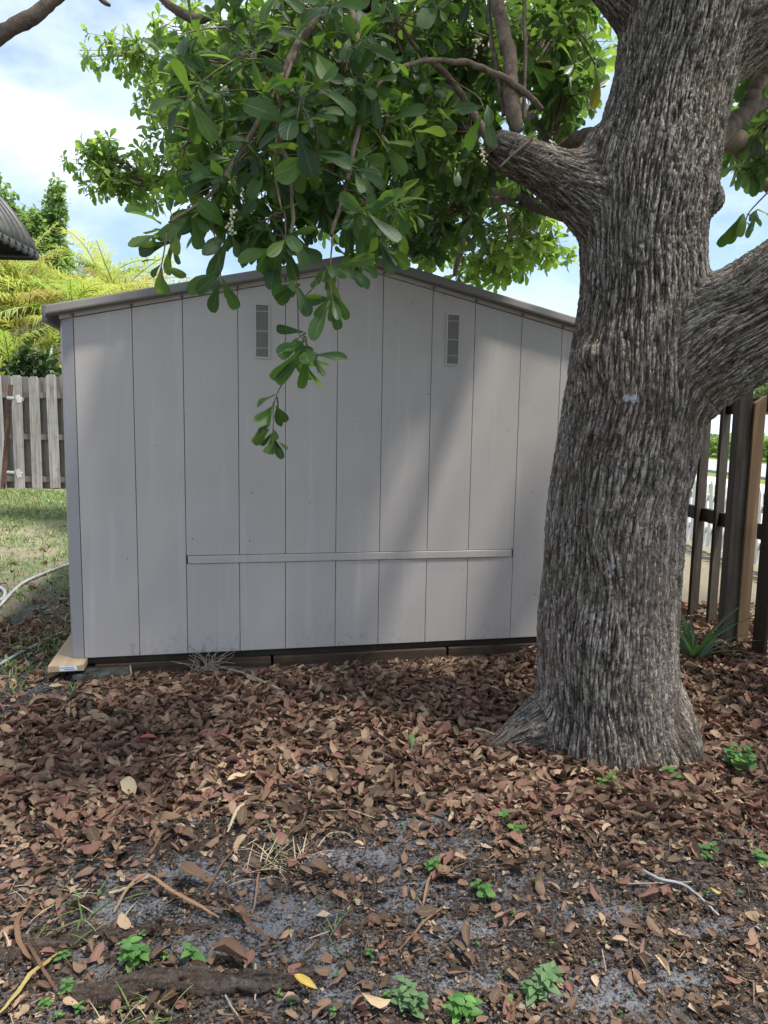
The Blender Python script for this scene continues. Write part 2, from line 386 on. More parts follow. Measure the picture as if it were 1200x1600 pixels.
M['bgleaf'] = m_leaf('background_tree_leaf', [(0, (0.075, 0.14, 0.05)), (0.6, (0.14, 0.23, 0.075)), (1, (0.22, 0.32, 0.11))], [(0, (0.25, 0.42, 0.09)), (1, (0.4, 0.55, 0.15))], 0.42, 0.5, 0.0)
M['bgleaf_pale'] = m_leaf('pale_tree_leaf', [(0, (0.16, 0.21, 0.10)), (1, (0.26, 0.31, 0.15))], [(0, (0.3, 0.42, 0.15)), (1, (0.4, 0.5, 0.2))], 0.35, 0.6, 0.0)
M['hedge'] = m_leaf('dark_hedge_leaf', [(0, (0.018, 0.045, 0.016)), (1, (0.06, 0.10, 0.03))], [(0, (0.06, 0.16, 0.02)), (1, (0.1, 0.2, 0.03))], 0.2, 0.5, 0.0)
M['grass'] = m_leaf('lawn_grass', [(0, (0.085, 0.165, 0.04)), (0.6, (0.14, 0.24, 0.06)), (0.8, (0.23, 0.30, 0.11)), (1, (0.42, 0.37, 0.24))], [(0, (0.2, 0.36, 0.05)), (1, (0.4, 0.42, 0.15))], 0.25, 0.6, 0.0)
# dry leaves
DRY = [(0.0, (0.072, 0.041, 0.031)), (0.2, (0.150, 0.088, 0.062)), (0.42, (0.235, 0.143, 0.097)), (0.56, (0.215, 0.100, 0.078)), (0.66, (0.18, 0.082, 0.070)), (0.76, (0.275, 0.175, 0.122)), (0.93, (0.345, 0.235, 0.160)), (1.0, (0.46, 0.345, 0.24))]
M['dry'] = m_leaf('dry_leaf', DRY, [(0, (0.2, 0.1, 0.05)), (1, (0.25, 0.15, 0.07))], 0.06, 0.72, 0.35, 0.25)
M['dry_piece'] = m_leaf('dry_leaf_piece', DRY, DRY, 0.0, 0.72, 0.35, 0.25, 0.06)
M['dry_pale'] = m_leaf('pale_dry_leaf', [(0, (0.40, 0.29, 0.18)), (1, (0.48, 0.37, 0.25))], DRY, 0.0, 0.75, 0.5, 0.2)
M['dry_red'] = m_leaf('red_dry_leaf', [(0, (0.26, 0.055, 0.055)), (1, (0.32, 0.09, 0.075))], DRY, 0.0, 0.6, 0.4, 0.35)
M['dry_yellow'] = m_leaf('yellow_fallen_leaf', [(0, (0.36, 0.25, 0.05)), (1, (0.42, 0.30, 0.06))], DRY, 0.0, 0.55, 0.4, 0.35)
M['bits'] = m_leaf('litter_bits', [(0, (0.022, 0.016, 0.013)), (0.45, (0.085, 0.053, 0.037)), (0.85, (0.18, 0.112, 0.075)), (1, (0.36, 0.28, 0.21))], DRY, 0.0, 0.85, 0.0, 0.15)
M['strap_brown'] = m_leaf('brown_frond_strip', [(0, (0.095, 0.045, 0.027)), (0.5, (0.17, 0.085, 0.047)), (1, (0.25, 0.145, 0.085))], DRY, 0.0, 0.55, 0.3, 0.35)
M['strap_pale'] = m_leaf('pale_frond_strip', [(0, (0.36, 0.28, 0.19)), (1, (0.46, 0.37, 0.27))], DRY, 0.0, 0.6, 0.3, 0.3)
M['strap_yellow'] = m_leaf('yellow_frond_strip', [(0, (0.30, 0.22, 0.07)), (1, (0.34, 0.27, 0.09))], DRY, 0.0, 0.55, 0.3, 0.3)

def m_ground():
    t = NT('yard_soil'); p = t.pos(); s3 = t.n('SeparateXYZ', {0: p})
    a = t.noise(p, 2.1, 6, 0.62, 0.3); b = t.noise(p, 11, 6, 0.7); fine = t.noise(p, 95, 4, 0.7); gr = t.noise(p, 420, 2, 0.6)
    dark = t.mix(t.ramp(fine, [(0.3, 0.0), (0.7, 1.0)]), (0.010, 0.010, 0.011), (0.060, 0.052, 0.048))
    sand = t.mix(t.ramp(gr, [(0.3, 0.0), (0.7, 1.0)]), (0.10, 0.101, 0.115), (0.31, 0.315, 0.345))
    f = t.math('ADD', t.math('MULTIPLY', t.ramp(b, [(0.36, 0.0), (0.66, 1.0)]), 0.62), t.math('MULTIPLY', t.ramp(a, [(0.40, -0.0), (0.64, 1.0)]), 0.5))
    f = t.math('ADD', t.math('MULTIPLY', f, 0.75), t.math('MULTIPLY', t.math('SUBTRACT', fine, 0.5), 2.6)); f = t.math('ADD', f, t.math('MULTIPLY', t.attr('sand'), 0.24)); f = t.math('ADD', f, t.math('MULTIPLY', t.math('SUBTRACT', t.noise(p, 30, 5, 0.7), 0.5), 1.3))
    c = t.mix(t.ramp(f, [(0.30, 0.0), (0.85, 1.0)]), dark, sand)
    hum = t.ramp(t.noise(p, 5.0, 5, 0.6), [(0.42, 0.0), (0.6, 1.0)])
    c = t.mix(t.math('MULTIPLY', hum, t.math('SUBTRACT', 0.65, t.math('MULTIPLY', t.attr('sand'), 0.6))), c, t.mix(fine, (0.020, 0.014, 0.011), (0.13, 0.088, 0.062)))
    lawn = t.mix(t.noise(p, 30, 5, 0.7), (0.13, 0.115, 0.075), (0.36, 0.32, 0.24))
    far = t.math('MAXIMUM', t.ramp(t.math('DIVIDE', s3.outputs[1], 20.0), [(0.225, 0.0), (0.33, 1.0)]), t.ramp(t.math('DIVIDE', s3.outputs[0], 10.0), [(0.27, 0.0), (0.33, 1.0)]))
    c = t.mix(far, c, lawn)
    green = t.mix(t.noise(p, 0.35, 5), (0.10, 0.17, 0.035), (0.19, 0.26, 0.07))
    c = t.mix(t.math('MAXIMUM', t.ramp(t.math('DIVIDE', s3.outputs[1], 40.0), [(0.34, 0.0), (0.45, 1.0)]), t.ramp(t.math('DIVIDE', s3.outputs[0], 40.0), [(0.115, 0.0), (0.16, 1.0)])), c, green)
    h = t.math('ADD', t.math('MULTIPLY', b, 0.6), t.math('MULTIPLY', fine, 0.55))
    return t.done(t.bsdf(c, 0.95, t.bump(h, 1.0, 0.03), 0.1))
M['ground'] = m_ground()

def m_bark():
    t = NT('tree_bark'); p = t.obj(); r = t.attr('ridge'); q = t.n('Attribute', attribute_name='barkco').outputs['Vector']
    def furrow(sc, al, lo, hi, det=2):
        n_ = t.noise(t.vscale(q, (sc, sc, al)), 1.0, det, 0.55)
        return t.ramp(t.math('ABSOLUTE', t.math('SUBTRACT', n_, 0.5)), [(lo, 0.0), (hi, 1.0)])
    f1 = furrow(66, 6.5, 0.0, 0.06, 3); f2 = furrow(130, 18, 0.0, 0.08, 3); crack = furrow(52, 40, 0.0, 0.04, 3)
    fine = t.noise(t.vscale(q, (1, 1, 0.3)), 260, 4, 0.7); mid = t.noise(t.vscale(q, (1, 1, 0.3)), 60, 5, 0.65); big = t.noise(p, 2.6, 4)
    pl = t.math('MULTIPLY', t.math('MULTIPLY', t.math('ADD', t.math('MULTIPLY', f1, 0.75), 0.25), t.math('ADD', t.math('MULTIPLY', f2, 0.45), 0.55)), t.math('ADD', t.math('MULTIPLY', crack, 0.5), 0.5))
    rr = t.math('ADD', t.math('ADD', t.math('MULTIPLY', r, 0.62), t.math('MULTIPLY', pl, 0.55)), t.math('MULTIPLY', t.math('SUBTRACT', mid, 0.5), 0.9))
    c = t.ramp(rr, [(0.26, (0.018, 0.014, 0.011)), (0.52, (0.082, 0.065, 0.053)), (0.74, (0.205, 0.172, 0.145)), (1.0, (0.47, 0.42, 0.375))])
    c = t.mix(t.math('MULTIPLY', t.ramp(fine, [(0.45, 0.0), (0.78, 1.0)]), 0.40), c, (0.42, 0.385, 0.35))
    c = t.mix(t.math('MULTIPLY', t.ramp(big, [(0.42, 0.0), (0.65, 1.0)]), 0.30), c, (0.15, 0.095, 0.065))
    moss = t.math('MULTIPLY', t.ramp(t.noise(p, 3.3, 5, 0.6), [(0.50, 0.0), (0.66, 1.0)]), t.ramp(t.noise(p, 30, 4, 0.7), [(0.42, 0.0), (0.62, 1.0)]))
    c = t.mix(t.math('MULTIPLY', moss, 0.5), c, (0.10, 0.125, 0.065))
    lich = t.math('MULTIPLY', t.ramp(t.noise(p, 24, 3, 0.6), [(0.65, 0.0), (0.70, 1.0)]), 0.6)
    c = t.mix(lich, c, (0.46, 0.48, 0.45))
    c = t.mix(t.math('MULTIPLY', t.attr('lit_smoothbark'), 0.6), c, t.mix(mid, (0.20, 0.155, 0.13), (0.46, 0.40, 0.36)))
    c = t.mix(t.attr('pale'), c, (0.62, 0.64, 0.68))
    h = t.math('ADD', t.math('ADD', pl, t.math('MULTIPLY', mid, 0.5)), t.math('MULTIPLY', fine, 0.35))
    return t.done(t.bsdf(c, 0.9, t.bump(h, 1.0, 0.009), 0.12))
M['bark'] = m_bark()
M['bgbark'] = m_plain('background_bark', (0.14, 0.12, 0.10), 0.9, 8, 0.3)

# ------------------------------------------------------------------ ground, road, pavement
def axis_lines(lo, hi, dense_lo, dense_hi, step):
    a = list(np.arange(dense_lo, dense_hi + 1e-6, step)); s = step
    x = dense_hi
    while x < hi: s *= 1.16; x += s; a.append(min(x, hi))
    s = step; x = dense_lo
    while x > lo: s *= 1.16; x -= s; a.insert(0, max(x, lo))
    return np.array(a)
SANDP = [(500, 1205, 55, 22), (640, 1290, 60, 26), (560, 1350, 90, 34), (330, 1365, 110, 26), (235, 1425, 120, 26), (470, 1425, 110, 40), (735, 1318, 60, 18), (500, 1480, 110, 30), (320, 1480, 70, 24),
         (650, 1400, 70, 30), (960, 1430, 60, 16), (1120, 1452, 80, 16), (720, 1460, 90, 30), (700, 1530, 120, 26), (900, 1560, 110, 22), (540, 1560, 110, 20), (90, 1080, 90, 26), (110, 1060, 60, 30), (1060, 1530, 90, 20)]
def sandiness(x, y):
    px, py, d = pix(np.stack([x, y, np.zeros_like(x)], -1))
    s = np.zeros(len(x))
    for a, b, rx, ry in SANDP: s = np.maximum(s, sstep(1.3, .4, np.hypot((px - a) / rx, (py - b) / ry) + .7 * noise3(x * 6, y * 6, 1.7) + .7 * noise3(x * 15, y * 15, 3.7)))
    return s, px, py
def build_ground():
    xs = axis_lines(-600, 600, -2.6, 3.2, 0.03); ys = axis_lines(-300, 900, 1.0, 5.0, 0.03)
    X, Y = np.meshgrid(xs, ys); Z = gz(X, Y)
    near = (Y < 6) & (Y > 0.5) & (np.abs(X) < 4)
    Z = Z + np.where(near, 0.007 * noise3(X * 14, Y * 14, 2.0) + 0.004 * noise3(X * 40, Y * 40, 5.0), 0)
    nx, ny = len(xs), len(ys); idx = np.arange(nx * ny).reshape(ny, nx)
    Q = np.stack([idx[:-1, :-1], idx[:-1, 1:], idx[1:, 1:], idx[1:, :-1]], -1).reshape(-1, 4)
    tag(link('ground', mk_mesh('ground', np.stack([X, Y, Z], -1).reshape(-1, 3), Q, True, {'sand': np.where(near.ravel(), sandiness(X.ravel(), np.maximum(Y.ravel(), .6))[0], 0)}, mat=M['ground'])), kind='structure')
build_ground()
mb = MB(); mb.box((14.5, 30, 0.045), (5.2, 130, 0.09)); tag(mb.build('road', M['asphalt']), kind='structure')
mb = MB(); mb.box((9.3, 30, 0.05), (1.5, 130, 0.10)); tag(mb.build('pavement', M['pave']), kind='structure')
mb = MB(); mb.box((5.75, 10.5, 0.03), (2.0, 16, 0.06)); tag(mb.build('driveway', M['pave']), kind='structure')

# ------------------------------------------------------------------ shed
def build_shed():
    YAW = math.radians(12.065); TR, W, NW = 0.0658, 0.2962, 0.2636
    Ez, Ap = 1.85, 2.209
    S = [0, TR]
    for k in range(11): S.append(S[-1] + (W if k % 2 == 0 else NW))
    S.append(S[-1] + TR); T = S[-1]; D = 2.45
    top = lambda s: Ez + (Ap - Ez) * (1 - abs(s - T / 2) / (T / 2))
    root = thing('garden_shed', 'grey metal garden shed with low gable roof behind the tree', 'shed', (-1.7307, 3.8463, 0.10), YAW)
    g = 0.0014
    rail0, rail1, rz0, rz1 = 0.634, 2.590, 0.524, 0.570
    def panel(a, b, z0, z1f):
        poly = [(a, z0), (b, z0), (b, z1f(b))]
        if a < T / 2 < b and z1f is top: poly.append((T / 2, z1f(T / 2)))
        poly.append((a, z1f(a)))
        MB().prism(poly, 0.016, 1, 0.0).build('wall_panel', M['panel'], root, bevel=0.0028)
    for k in range(1, 12):
        a, b = S[k] + g, S[k + 1] - g
        if a > rail0 - 0.02 and b < rail1 + 0.02:
            panel(a, b, 0.0, lambda s: rz0 - 0.002); panel(a, b, rz1 + 0.002, top)
        else: panel(a, b, 0.0, top)
    MB().box(((rail0 + rail1) / 2, 0.0035, (rz0 + rz1) / 2), (rail1 - rail0, 0.021, rz1 - rz0 - 0.001)).build('mid_rail', M['panel'], root, bevel=0.004)
    # backing sheet that the seams open on to
    MB().prism([(0.03, 0.0), (T - 0.03, 0.0), (T - 0.03, top(T)), (T / 2, top(T / 2) + 0.02), (0.03, top(0))], 0.01, 1, 0.0175).build('backing_sheet', M['vent'], root)
    # corner posts (angled faces) and the other walls
    for s in (0, 1):
        x = lambda v: v if s == 0 else T - v
        MB().prism([(x(TR - 0.002), 0.001), (x(TR - 0.002), 0.05), (x(-0.005), 0.09), (x(-0.012), 0.055), (x(0.004), 0.014)], top(0) + 0.02, 2, 0.0).build('corner_post', M['corner'], root, bevel=0.002)
        for j in range(8):
            y0, y1 = 0.09 + j * (D - 0.18) / 8 + g, 0.09 + (j + 1) * (D - 0.18) / 8 - g
            MB().prism([(y0, 0), (y1, 0), (y1, Ez), (y0, Ez)], 0.016, 0, -0.008 if s == 0 else T - 0.008).build('side_panel', M['panel'], root, bevel=0.002)
    MB().prism([(0.0, 0.0), (T, 0.0), (T, top(T)), (T / 2, top(T / 2)), (0, top(0))], 0.016, 1, D - 0.016).build('rear_wall', M['panel'], root)
    # floor frame under the wall, blackened, and a timber skid on the ground
    MB().box((T / 2, 0.05, -0.022), (T - 0.02, 0.06, 0.040)).build('floor_frame', M['skid'], root, bevel=0.003)
    for a, b in ((0.12, 1.10), (1.115, 2.18), (2.195, 3.2)):
        MB().box(((a + b) / 2, 0.03, -0.085), (b - a, 0.08, 0.082)).build('skid_beam', M['beam'], root, bevel=0.006)
    MB().box((T / 2, D / 2 + 0.05, -0.02), (T - 0.1, D - 0.1, 0.03)).build('floor', M['skid'], root)
    # flat trim band over the panels, and the gable trim (rounded channel), both following the slope
    slope = math.atan2(Ap - Ez, T / 2)
    for s in (0, 1):
        x = lambda v: v if s == 0 else T - v
        a, b = -0.004, T / 2
        band = [(x(a), top(0) + 0.003), (x(b), Ap + 0.003), (x(b), Ap + 0.05), (x(a), top(0) + 0.05)]
        MB().prism(band, 0.02, 1, -0.006).build('gable_band', M['panel'], root, bevel=0.002)
        prof = [(0.0, 0.034), (-0.036, 0.030), (-0.050, 0.032), (-0.056, 0.038), (-0.057, 0.046), (-0.050, 0.078), (-0.046, 0.084), (-0.036, 0.088), (0.0, 0.092), (0.02, 0.092), (0.02, 0.06)]
        e = MB(); n = len(prof); V = []
        for t_, zt in ((-0.058, top(0) - 0.058 * math.tan(slope)), (T / 2, Ap)):
            V += [(x(t_), p[0], zt + p[1] - 0.006) for p in prof]
        e.add(V, [tuple(range(n)), tuple(range(2 * n - 1, n - 1, -1))] + [(i, i + n, (i + 1) % n + n, (i + 1) % n) for i in range(n)])
        o = e.build('gable_trim', M['trim'], root, bevel=0.0015)
        MB().prism([(p[0], p[1]) for p in [(-0.059, 0.026), (-0.050, 0.088), (0.02, 0.096), (0.02, 0.026)]], 0.004, 0, 0.0).build('trim_end_cap', M['trim'], o, loc=(x(-0.06) - 0.002, 0, top(0) - 0.058 * math.tan(slope) - 0.004))
        # roof sheets, five per side
        for j in range(5):
            y0, y1 = 0.03 + j * (D + 0.02) / 5, 0.03 + (j + 1) * (D + 0.02) / 5 - 0.006
            r0, r1 = -0.09, T / 2
            zz = lambda v: top(0) + v * math.tan(slope) + 0.074
            MB().add([(x(r0), y0, zz(r0)), (x(r1), y0, zz(r1)), (x(r1), y1, zz(r1)), (x(r0), y1, zz(r0)),
                      (x(r0), y0, zz(r0) + 0.012), (x(r1), y0, zz(r1) + 0.012), (x(r1), y1, zz(r1) + 0.012), (x(r0), y1, zz(r0) + 0.012)],
                     [(0, 3, 2, 1), (4, 5, 6, 7), (0, 1, 5, 4), (1, 2, 6, 5), (2, 3, 7, 6), (3, 0, 4, 7)]).build('roof_panel', M['trim'], root, bevel=0.002)
        MB().box((x(-0.075), D / 2, top(0) + 0.03), (0.03, D, 0.09)).build('eave_trim', M['trim'], root, bevel=0.006)
    # screws at every seam under the gable trim
    for k in range(1, 13):
        s = S[k]; zt = top(s) + 0.012
        MB().box((s, -0.009, zt), (0.012, 0.010, 0.014)).build('bolt', M['bolt'], root, bevel=0.002)
    # louvre vents
    for c in (1.055, 2.169):
        v = MB().add(*frame_geo(c - 0.045, c + 0.045, 1.685, 1.99, 0.012, -0.0055, 0.0055)).build('vent', M['panel'], root, bevel=0.0015)
        MB().box((c, 0.0, 1.8375), (0.066, 0.003, 0.281)).build('vent_screen', M['vent'], v)
        gr = MB()
        for i in range(12): gr.box((c - 0.031 + 0.062 * (i + 0.5) / 12, -0.0022, 1.8375), (0.0009, 0.001, 0.281))
        for i in range(50): gr.box((c, -0.0030, 1.70 + 0.275 * (i + 0.5) / 50), (0.066, 0.001, 0.0010))
        gr.build('vent_grille', M['panel'], v)
        for z in (1.745, 1.838, 1.945): MB().box((c, -0.0038, z), (0.066, 0.002, 0.004)).build('vent_bar', M['panel'], v)
def frame_geo(a, b, z0, z1, w, y, d):
    m = MB()
    for A, B, C_, D_ in ((a, b, z1 - w, z1), (a, b, z0, z0 + w), (a, a + w, z0 + w, z1 - w), (b - w, b, z0 + w, z1 - w)):
        m.box(((A + B) / 2, y + d / 2, (C_ + D_) / 2), (B - A, d, D_ - C_))
    return m.V, m.F
build_shed()

# ------------------------------------------------------------------ the tree: trunk and limbs
def path(pts, default_Y=3.12):
    """(px, py, width px[, Y]) -> points and radii"""
    P, r = [], []
    for q in pts:
        Y = q[3] if len(q) > 3 else default_Y
        p = at(q[0], q[1], Y); P.append(p); r.append(rpx(q[2], p))
    return np.array(P), np.array(r)
AX = {
    'trunk': [(958, 1250, 262), (955, 1180, 246), (949, 1100, 220), (947, 1000, 213), (956, 875, 209), (961, 792, 207), (976, 710, 211), (990, 630, 216), (998, 550, 208),
              (1005, 450, 192), (1003, 380, 188), (1011, 310, 200), (1028, 230, 192), (1047, 150, 182), (1062, 80, 190), (1080, 0, 196), (1095, -120, 180, 3.2), (1110, -330, 150, 3.3), (1120, -520, 110, 3.4)],
    'limb_left': [(1010, 350, 150), (945, 318, 132), (898, 292, 98), (848, 264, 74, 3.08), (800, 242, 60, 3.06), (768, 226, 50, 3.05)],
    'limb_right': [(985, 640, 150), (1050, 580, 186, 3.08), (1110, 535, 196, 3.04), (1165, 505, 190, 3.0), (1240, 455, 182, 2.95), (1360, 360, 168, 2.9), (1520, 180, 150, 2.9)],
    'limb_top_right': [(1060, 130, 120), (1130, 70, 128), (1205, 20, 116), (1300, -60, 104, 3.2), (1420, -200, 90, 3.3)],
    'limb_top_left': [(1060, 70, 110), (1000, 20, 84), (955, -25, 66), (880, -110, 56, 3.2), (760, -260, 48, 3.4)],
    'root_left': [(930, 1075, 150), (882, 1112, 112), (842, 1134, 84, 3.06), (806, 1152, 58, 3.03), (772, 1172, 34, 3.0), (745, 1190, 20, 2.98)],
    'root_right': [(1000, 1080, 130), (1042, 1135, 96, 3.0), (1068, 1176, 64, 2.94), (1090, 1215, 26, 2.9)],
    'root_front': [(960, 1080, 130, 3.0), (950, 1150, 110, 2.94), (945, 1210, 70, 2.88), (940, 1245, 30, 2.84)],
}
def build_trunk():
    b = MB(); curves = {}
    for nm, q in AX.items():
        P, r = path(q); c = spline(np.c_[P, r], 70 if nm == 'trunk' else 40); curves[nm] = c
        b.tube(c[:, :3], c[:, 3] * 0.985, 28)
    for q in ([(1025, 430, 120), (1070, 482, 120), (1150, 512, 130, 3.04)], [(1000, 670, 110), (1062, 598, 124), (1130, 562, 136, 3.04)], [(960, 250, 120), (925, 270, 90), (885, 278, 70)]):
        P, r = path(q); c = spline(np.c_[P, r], 20); b.tube(c[:, :3], c[:, 3], 24)
    for px, py, w, Y in ((1110, 312, 46, 3.05), (926, 556, 58, 3.0), (1085, 620, 90, 2.98)):
        c = at(px, py, Y); r = rpx(w, c); s = [c + np.array([0, 0, k * r]) for k in (-1, -.8, -.4, 0, .4, .8, 1)]
        b.tube(s, [r * k for k in (.1, .6, .92, 1, .92, .6, .1)], 16)
    tmp = b.build('tmp', None); tmp.data.materials.clear()
    md = tmp.modifiers.new('r', 'REMESH'); md.mode = 'VOXEL'; md.voxel_size = 0.0105
    ms = tmp.modifiers.new('s', 'SMOOTH'); ms.factor = 0.5; ms.iterations = 45
    sb = tmp.modifiers.new('d', 'SUBSURF'); sb.subdivision_type = 'SIMPLE'; sb.levels = 1; sb.render_levels = 1
    dg = bpy.context.evaluated_depsgraph_get()
    me = bpy.data.meshes.new_from_object(tmp.evaluated_get(dg)); bpy.data.objects.remove(tmp)
    n = len(me.vertices); V = np.empty(n * 3, np.float32); me.vertices.foreach_get('co', V); V = V.reshape(-1, 3).astype(float)
    Nn = np.empty(n * 3, np.float32); me.vertices.foreach_get('normal', Nn); Nn = Nn.reshape(-1, 3)
    Bw = np.zeros(n); Bc = np.zeros((n, 3)); Wt = np.zeros(n); Hs = np.zeros(n); Am = np.zeros(n)
    for ci, (nm, c) in enumerate(curves.items()):
        P, T, A, B = frames(c[:, :3]); arc = np.r_[0, np.cumsum(np.linalg.norm(np.diff(P, axis=0), axis=1))]
        d2 = (V ** 2).sum(1)[:, None] + (P ** 2).sum(1)[None] - 2 * V @ P.T
        i = d2.argmin(1); rr = c[i, 3]; dd = np.sqrt(np.maximum(d2[np.arange(n), i], 1e-9))
        w = np.exp(-4.5 * np.maximum(dd / rr - 0.9, 0)) * (0.55 if 'root' in nm else 1.0)
        if nm != 'trunk': w = w * (sstep(0.12, 0.27, arc[i]) if 'root' not in nm else sstep(0.04, 0.3, arc[i]))
        w = w ** 2; s_ = np.where((w > 1e-3) | (nm == 'trunk'))[0]
        i, rr, w = i[s_], rr[s_], w[s_] + 1e-9; dv = V[s_] - P[i]
        al = (dv * T[i]).sum(1); a = (dv * A[i]).sum(1); bb = (dv * B[i]).sum(1)
        l = np.hypot(a, bb) + 1e-6; a, bb = a / l, bb / l; v = arc[i] + al
        big = nm in ('trunk', 'limb_right'); Rm = 0.30 if big else 0.17
        wob = 0.030 * noise3(a * 1.2 + ci * 7, bb * 1.2, v * 3.0); ca, cb = a - bb * wob / Rm * 1.2, bb + a * wob / Rm * 1.2
        f, along = (62.0, 5.6) if big else (74.0, 8.0)
        n1 = noise3(ca * Rm * f + ci * 11, cb * Rm * f, v * along); n2 = noise3(ca * Rm * f * 1.9 + 5, cb * Rm * f * 1.9 + ci, v * along * 2.6)
        n3 = noise3(ca * Rm * 84, cb * Rm * 84, v * 26); n4 = noise3(ca * Rm * 27 + 3, cb * Rm * 27, v * 3.4 + ci); n5 = noise3(ca * Rm * 36, cb * Rm * 36 + 9, v * 20)
        h = sstep(0.0, 0.20, np.abs(n1)) * 0.52 + 0.30 * sstep(0.0, 0.14, np.abs(n4)) + 0.22 * sstep(0.0, 0.22, np.abs(n2)) - 0.28 + 0.26 * n3 + 0.20 * sstep(0.0, 0.10, np.abs(n5))
        best = w > Bw[s_]; Bw[s_[best]] = w[best]; Bc[s_[best]] = np.stack([ca * Rm + ci * 3, cb * Rm, v], -1)[best]
        Hs[s_] += w * h; Am[s_] += w * (0.018 if big else 0.012); Wt[s_] += w
    h = Hs / Wt; amp = Am / Wt
    h = np.clip(h, -0.1, 1.1)
    V = V + Nn * (amp * (h - 0.55) + 0.008 * noise3(V[:, 0] * 5, V[:, 1] * 5, V[:, 2] * 4))[:, None]
    me.vertices.foreach_set('co', V.astype(np.float32).ravel())
    pale = np.zeros(n)
    px, py, d = pix(V); front = V[:, 1] < 3.1
    for x, y, r in ((979, 622, 6), (991, 623, 7), (906, 597, 3), (986, 622, 3), (1003, 384, 4), (958, 885, 4), (953, 900, 3)):
        pale = np.maximum(pale, front * sstep(r * 1.1, r * 0.6, np.hypot(px - x, py - y) + 2.5 * noise3(V[:, 0] * 90, V[:, 1] * 90, V[:, 2] * 90)))
    # lighter, smoother bark at the right foot; light falling there put into the colour
    lit_smb = front * sstep(60, 10, np.hypot((px - 1035) / 1.0, (py - 1000) / 5.0) + 18 * noise3(V[:, 0] * 9, V[:, 1] * 9, V[:, 2] * 6)) * 0.75
    for nm, arr in (('ridge', h), ('pale', pale), ('lit_smoothbark', lit_smb)):
        a = me.attributes.new(nm, 'FLOAT', 'POINT'); a.data.foreach_set('value', arr.astype(np.float32))
    a = me.attributes.new('barkco', 'FLOAT_VECTOR', 'POINT'); a.data.foreach_set('vector', Bc.astype(np.float32).ravel())
    me.polygons.foreach_set('use_smooth', np.ones(len(me.polygons), bool))
    me.name = 'trunk'; me.materials.clear(); me.materials.append(M['bark'])
    return me, curves
base = gp(955, 1190)
TREE = thing('shade_tree', 'large shade tree with thick furrowed grey trunk in front of the shed', 'tree', (0, 0, 0))
trunk_me, CURV = build_trunk()
TREE.location = (base[0], 3.1, 0)
off = -np.array([base[0], 3.1, 0])
def tpart(name, me, parent=None, kind=None, loc=None):
    """a part of the tree: mesh given in world space, moved into the frame of its parent"""
    o = link(name, me, parent or TREE)
    if loc is None and parent is None: o.location = tuple(off)
    elif loc is not None: o.location = tuple(loc)
    if kind: o['kind'] = kind
    return o
tpart('trunk', trunk_me)

def branch(pts, Y=3.1, n=None, mat='branch', sides=9, name='branch', wig=0.012):
    P, r = path(pts, Y); n = n or max(10, len(pts) * 6); c = spline(np.c_[P, r], n)
    t = np.arange(n) * 0.35; ph = random.random() * 50
    c[:, 0] += wig * noise3(t, ph, 0.5); c[:, 2] += wig * noise3(t, ph, 7.5)
    n *= 3; c = spline(c, n); sides = 14; c[:, 3] *= 1 + .16 * noise3(np.arange(n) * .33, ph, 3.5) + .10 * noise3(np.arange(n) * .9, ph, 9.5)
    V, Fc = tube_arrays(c[:, :3], c[:, 3], sides); V = V + (V - np.repeat(c[:, :3], sides, 0)) * (.22 * noise3(V[:, 0] * 45, V[:, 1] * 45, V[:, 2] * 45))[:, None]
    tpart(name, mk_mesh(name, V, Fc, True, mat=M[mat])); return c
BR = []
BR.append(branch([(812, 205, 20, 3.06), (800, 170, 24, 3.06), (797, 100, 23, 3.1), (780, 20, 21, 3.15), (766, -60, 19, 3.2), (740, -220, 15, 3.3)]))
BR.append(branch([(772, 232, 24, 3.02), (760, 212, 16, 3.0), (735, 170, 12, 3.0), (700, 120, 10, 2.95), (668, 92, 8, 2.9), (640, 60, 7, 2.85), (600, -10, 6, 2.8)]))
BR.append(branch([(846, 172, 7, 3.1), (815, 140, 10, 3.05), (770, 112, 10, 3.0), (720, 98, 9, 2.9), (670, 96, 8, 2.8), (630, 105, 6, 2.7), (585, 140, 5, 2.6), (560, 190, 4, 2.5)]))
BR.append(branch([(818, 190, 6, 3.1), (820, 100, 6, 3.15), (818, 0, 6, 3.2), (816, -100, 5, 3.3)]))
BR.append(branch([(786, 180, 6, 3.1), (776, 110, 7, 3.15), (765, 30, 6, 3.2), (760, -80, 5, 3.2)]))
BR.append(branch([(834, 212, 4, 3.0), (818, 228, 4, 2.98), (792, 250, 4, 2.96), (780, 262, 3, 2.95)], wig=0.004))
BR.append(branch([(1112, 222, 36, 3.25), (1140, 200, 30, 3.3), (1168, 172, 27, 3.35), (1184, 130, 24, 3.4), (1212, 70, 22, 3.5), (1260, -40, 20, 3.7)]))
BR.append(branch([(1150, 185, 16, 3.32), (1180, 168, 15, 3.4), (1210, 160, 14, 3.5), (1300, 130, 12, 3.7)]))
BR.append(branch([(1110, 205, 36, 3.4), (1150, 222, 34, 3.7), (1178, 250, 28, 3.9), (1186, 280, 18, 4.0), (1240, 320, 14, 4.1)], mat='twig'))
BR.append(branch([(940, 220, 30, 3.4), (910, 216, 26, 3.6), (870, 240, 22, 4.0), (820, 300, 18, 4.6), (740, 320, 14, 5.2), (640, 330, 12, 6.0), (500, 300, 10, 7.2), (380, 270, 8, 8.0), (250, 280, 6, 8.4), (150, 270, 4, 8.6)]))
BR.append(branch([(900, 340, 20, 3.4), (850, 330, 16, 4.0), (790, 300, 14, 4.6), (720, 300, 10, 5.4)]))
